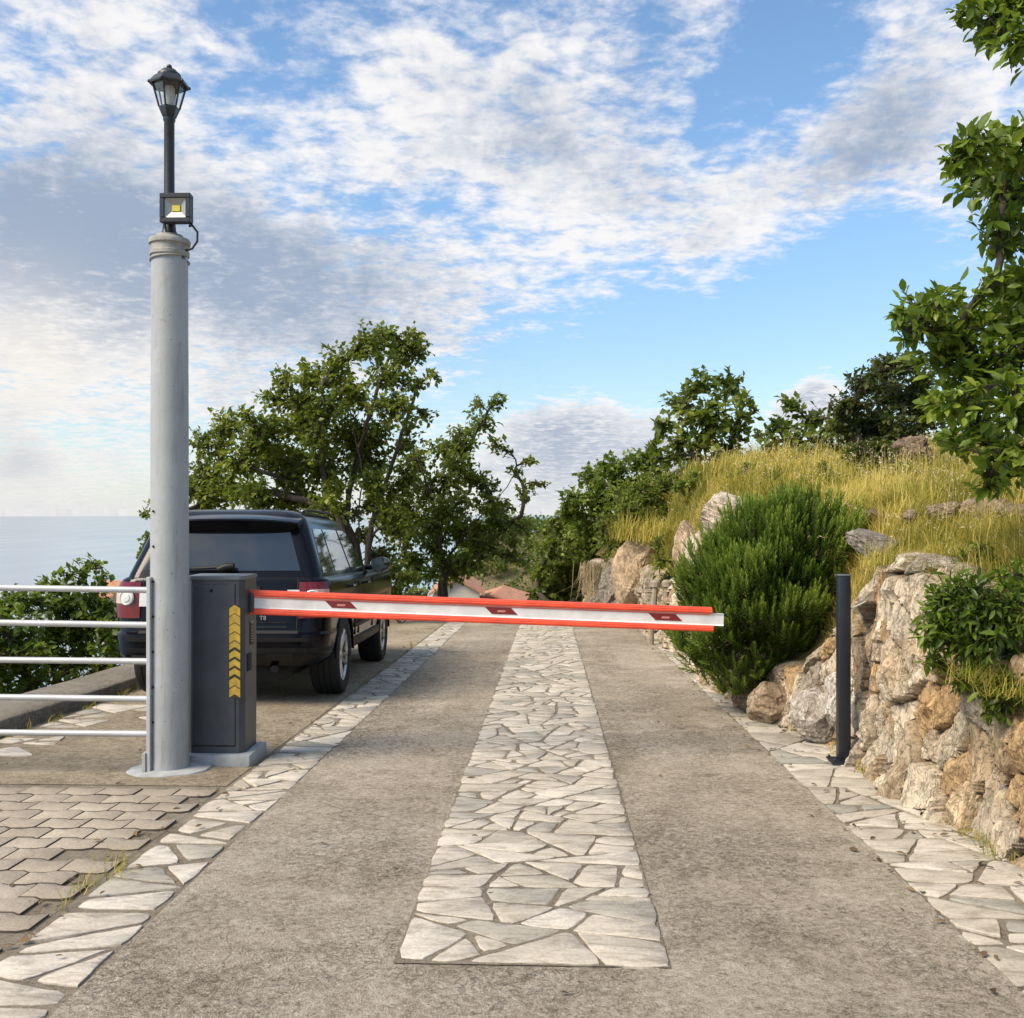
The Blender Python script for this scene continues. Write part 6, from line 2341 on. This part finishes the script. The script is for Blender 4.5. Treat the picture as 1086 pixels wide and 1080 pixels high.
        for y in (0.60, 0.82, 1.80):
            bm = bmesh.new()
            bbox(bm, min(s * .94, s * .9605), max(s * .94, s * .9605), y, y + .006, 0.52, 1.08)
            link('door_seam', bm, M_SEAM, root, None)
        for y in (0, WB):
            bm = bmesh.new()
            pts = [(s * 0.956, y + 0.462 * math.cos(a), WR - .01 + 0.462 * math.sin(a)) for a in np.linspace(R(2), R(178), 26)]
            btube(bm, pts, 0.014, 8)
            link('arch_lip', bm, M_PAINT, root, 60)
        mr = bmesh.new()
        blathe(mr, [(0.02, -0.09), (0.09, -0.085), (0.105, -0.03), (0.10, 0.05), (0.06, 0.10), (0.01, 0.115)], 20, (0, 0, 0), 'y')
        mr.transform(Matrix.Translation((s * 1.06, 1.72, 1.235)) @ Matrix.Diagonal((1.15, 1.0, 0.88, 1.0)))
        btube(mr, [(s * 0.88, 1.75, 1.20), (s * 1.0, 1.74, 1.20)], 0.03, 8)
        mo = link('mirror', mr, M_PAINT, root, 45)
        bm = bmesh.new()
        blathe(bm, [(0.092, 0.0), (0.092, -0.006), (0.01, -0.008)], 20, (0, 0, 0), 'y')
        bm.transform(Matrix.Translation((s * 1.06, 1.63, 1.235)) @ Matrix.Diagonal((1.1, 1.0, 0.84, 1.0)))
        link('mirror_glass', bm, M_CGLASS, mo, 40)
        bm = bmesh.new()
        btube(bm, [(s * 0.62, -0.35, 1.775), (s * 0.62, -0.2, 1.80), (s * 0.62, 0.9, 1.80), (s * 0.62, 1.05, 1.765)], 0.014, 8)
        link('roof_rail', bm, M_TRIM, root, 50)
        bm = bmesh.new()
        bbox(bm, min(s * .52, s * .86), max(s * .52, s * .86), 3.55, 3.70, 0.82, 1.00, .03)
        link('headlight', bm, M_LAMPW, root, 40)
        # wheels
        for y in (0, WB):
            sx = s
            w = empty('wheel', (s * TX, y, WR))
            w.parent = root
            bm = bmesh.new()
            R1 = WR
            prof = [(0.255, -0.125), (0.29, -0.135), (0.345, -0.138), (0.368, -0.128), (0.380, -0.105), (R1, -0.06), (R1, -0.058), (R1 - .008, -0.056), (R1 - .008, -0.048), (R1, -0.046), (R1 + .001, -0.004), (R1 - .008, -0.002), (R1 - .008, 0.006), (R1, 0.008), (R1, 0.048), (R1 - .008, 0.05), (R1 - .008, 0.058), (R1, 0.06), (0.380, 0.105), (0.368, 0.128), (0.345, 0.138), (0.29, 0.135), (0.255, 0.125)]
            blathe(bm, prof, 56, (0, 0, 0), 'x', cap=False)
            link('tyre', bm, M_TYRE, w, 40)
            bm = bmesh.new()
            o_ = sx * 0.112
            blathe(bm, [(0.262, sx * -0.12), (0.255, sx * -0.10), (0.235, sx * 0.02), (0.238, sx * 0.10), (0.256, sx * 0.118), (0.266, sx * 0.124), (0.266, sx * 0.10)], 56, (0, 0, 0), 'x', cap=False)
            for k in range(10):
                a = 2 * math.pi * k / 10 + (0.12 if k % 2 else -0.12)
                ca, sa_ = math.cos(a), math.sin(a)
                btube(bm, [(sx * 0.075, 0.04 * ca, 0.04 * sa_), (sx * 0.085, 0.13 * ca, 0.13 * sa_), (sx * 0.105, 0.248 * ca, 0.248 * sa_)], [0.024, 0.019, 0.017], 8)
            blathe(bm, [(0.065, sx * 0.04), (0.07, sx * 0.07), (0.06, sx * 0.095), (0.03, sx * 0.102), (0.005, sx * 0.102)], 24, (0, 0, 0), 'x', cap=False)
            link('rim', bm, M_RIM, w, 40)
            bm = bmesh.new()
            blathe(bm, [(0.05, sx * 0.01), (0.17, sx * 0.01), (0.17, sx * 0.03), (0.05, sx * 0.03)], 32, (0, 0, 0), 'x', cap=False)
            blathe(bm, [(0.02, sx * -0.05), (0.25, sx * -0.05)], 32, (0, 0, 0), 'x', cap=True)
            link('brake_disc', bm, M_DISC, w, 40)


build_car()
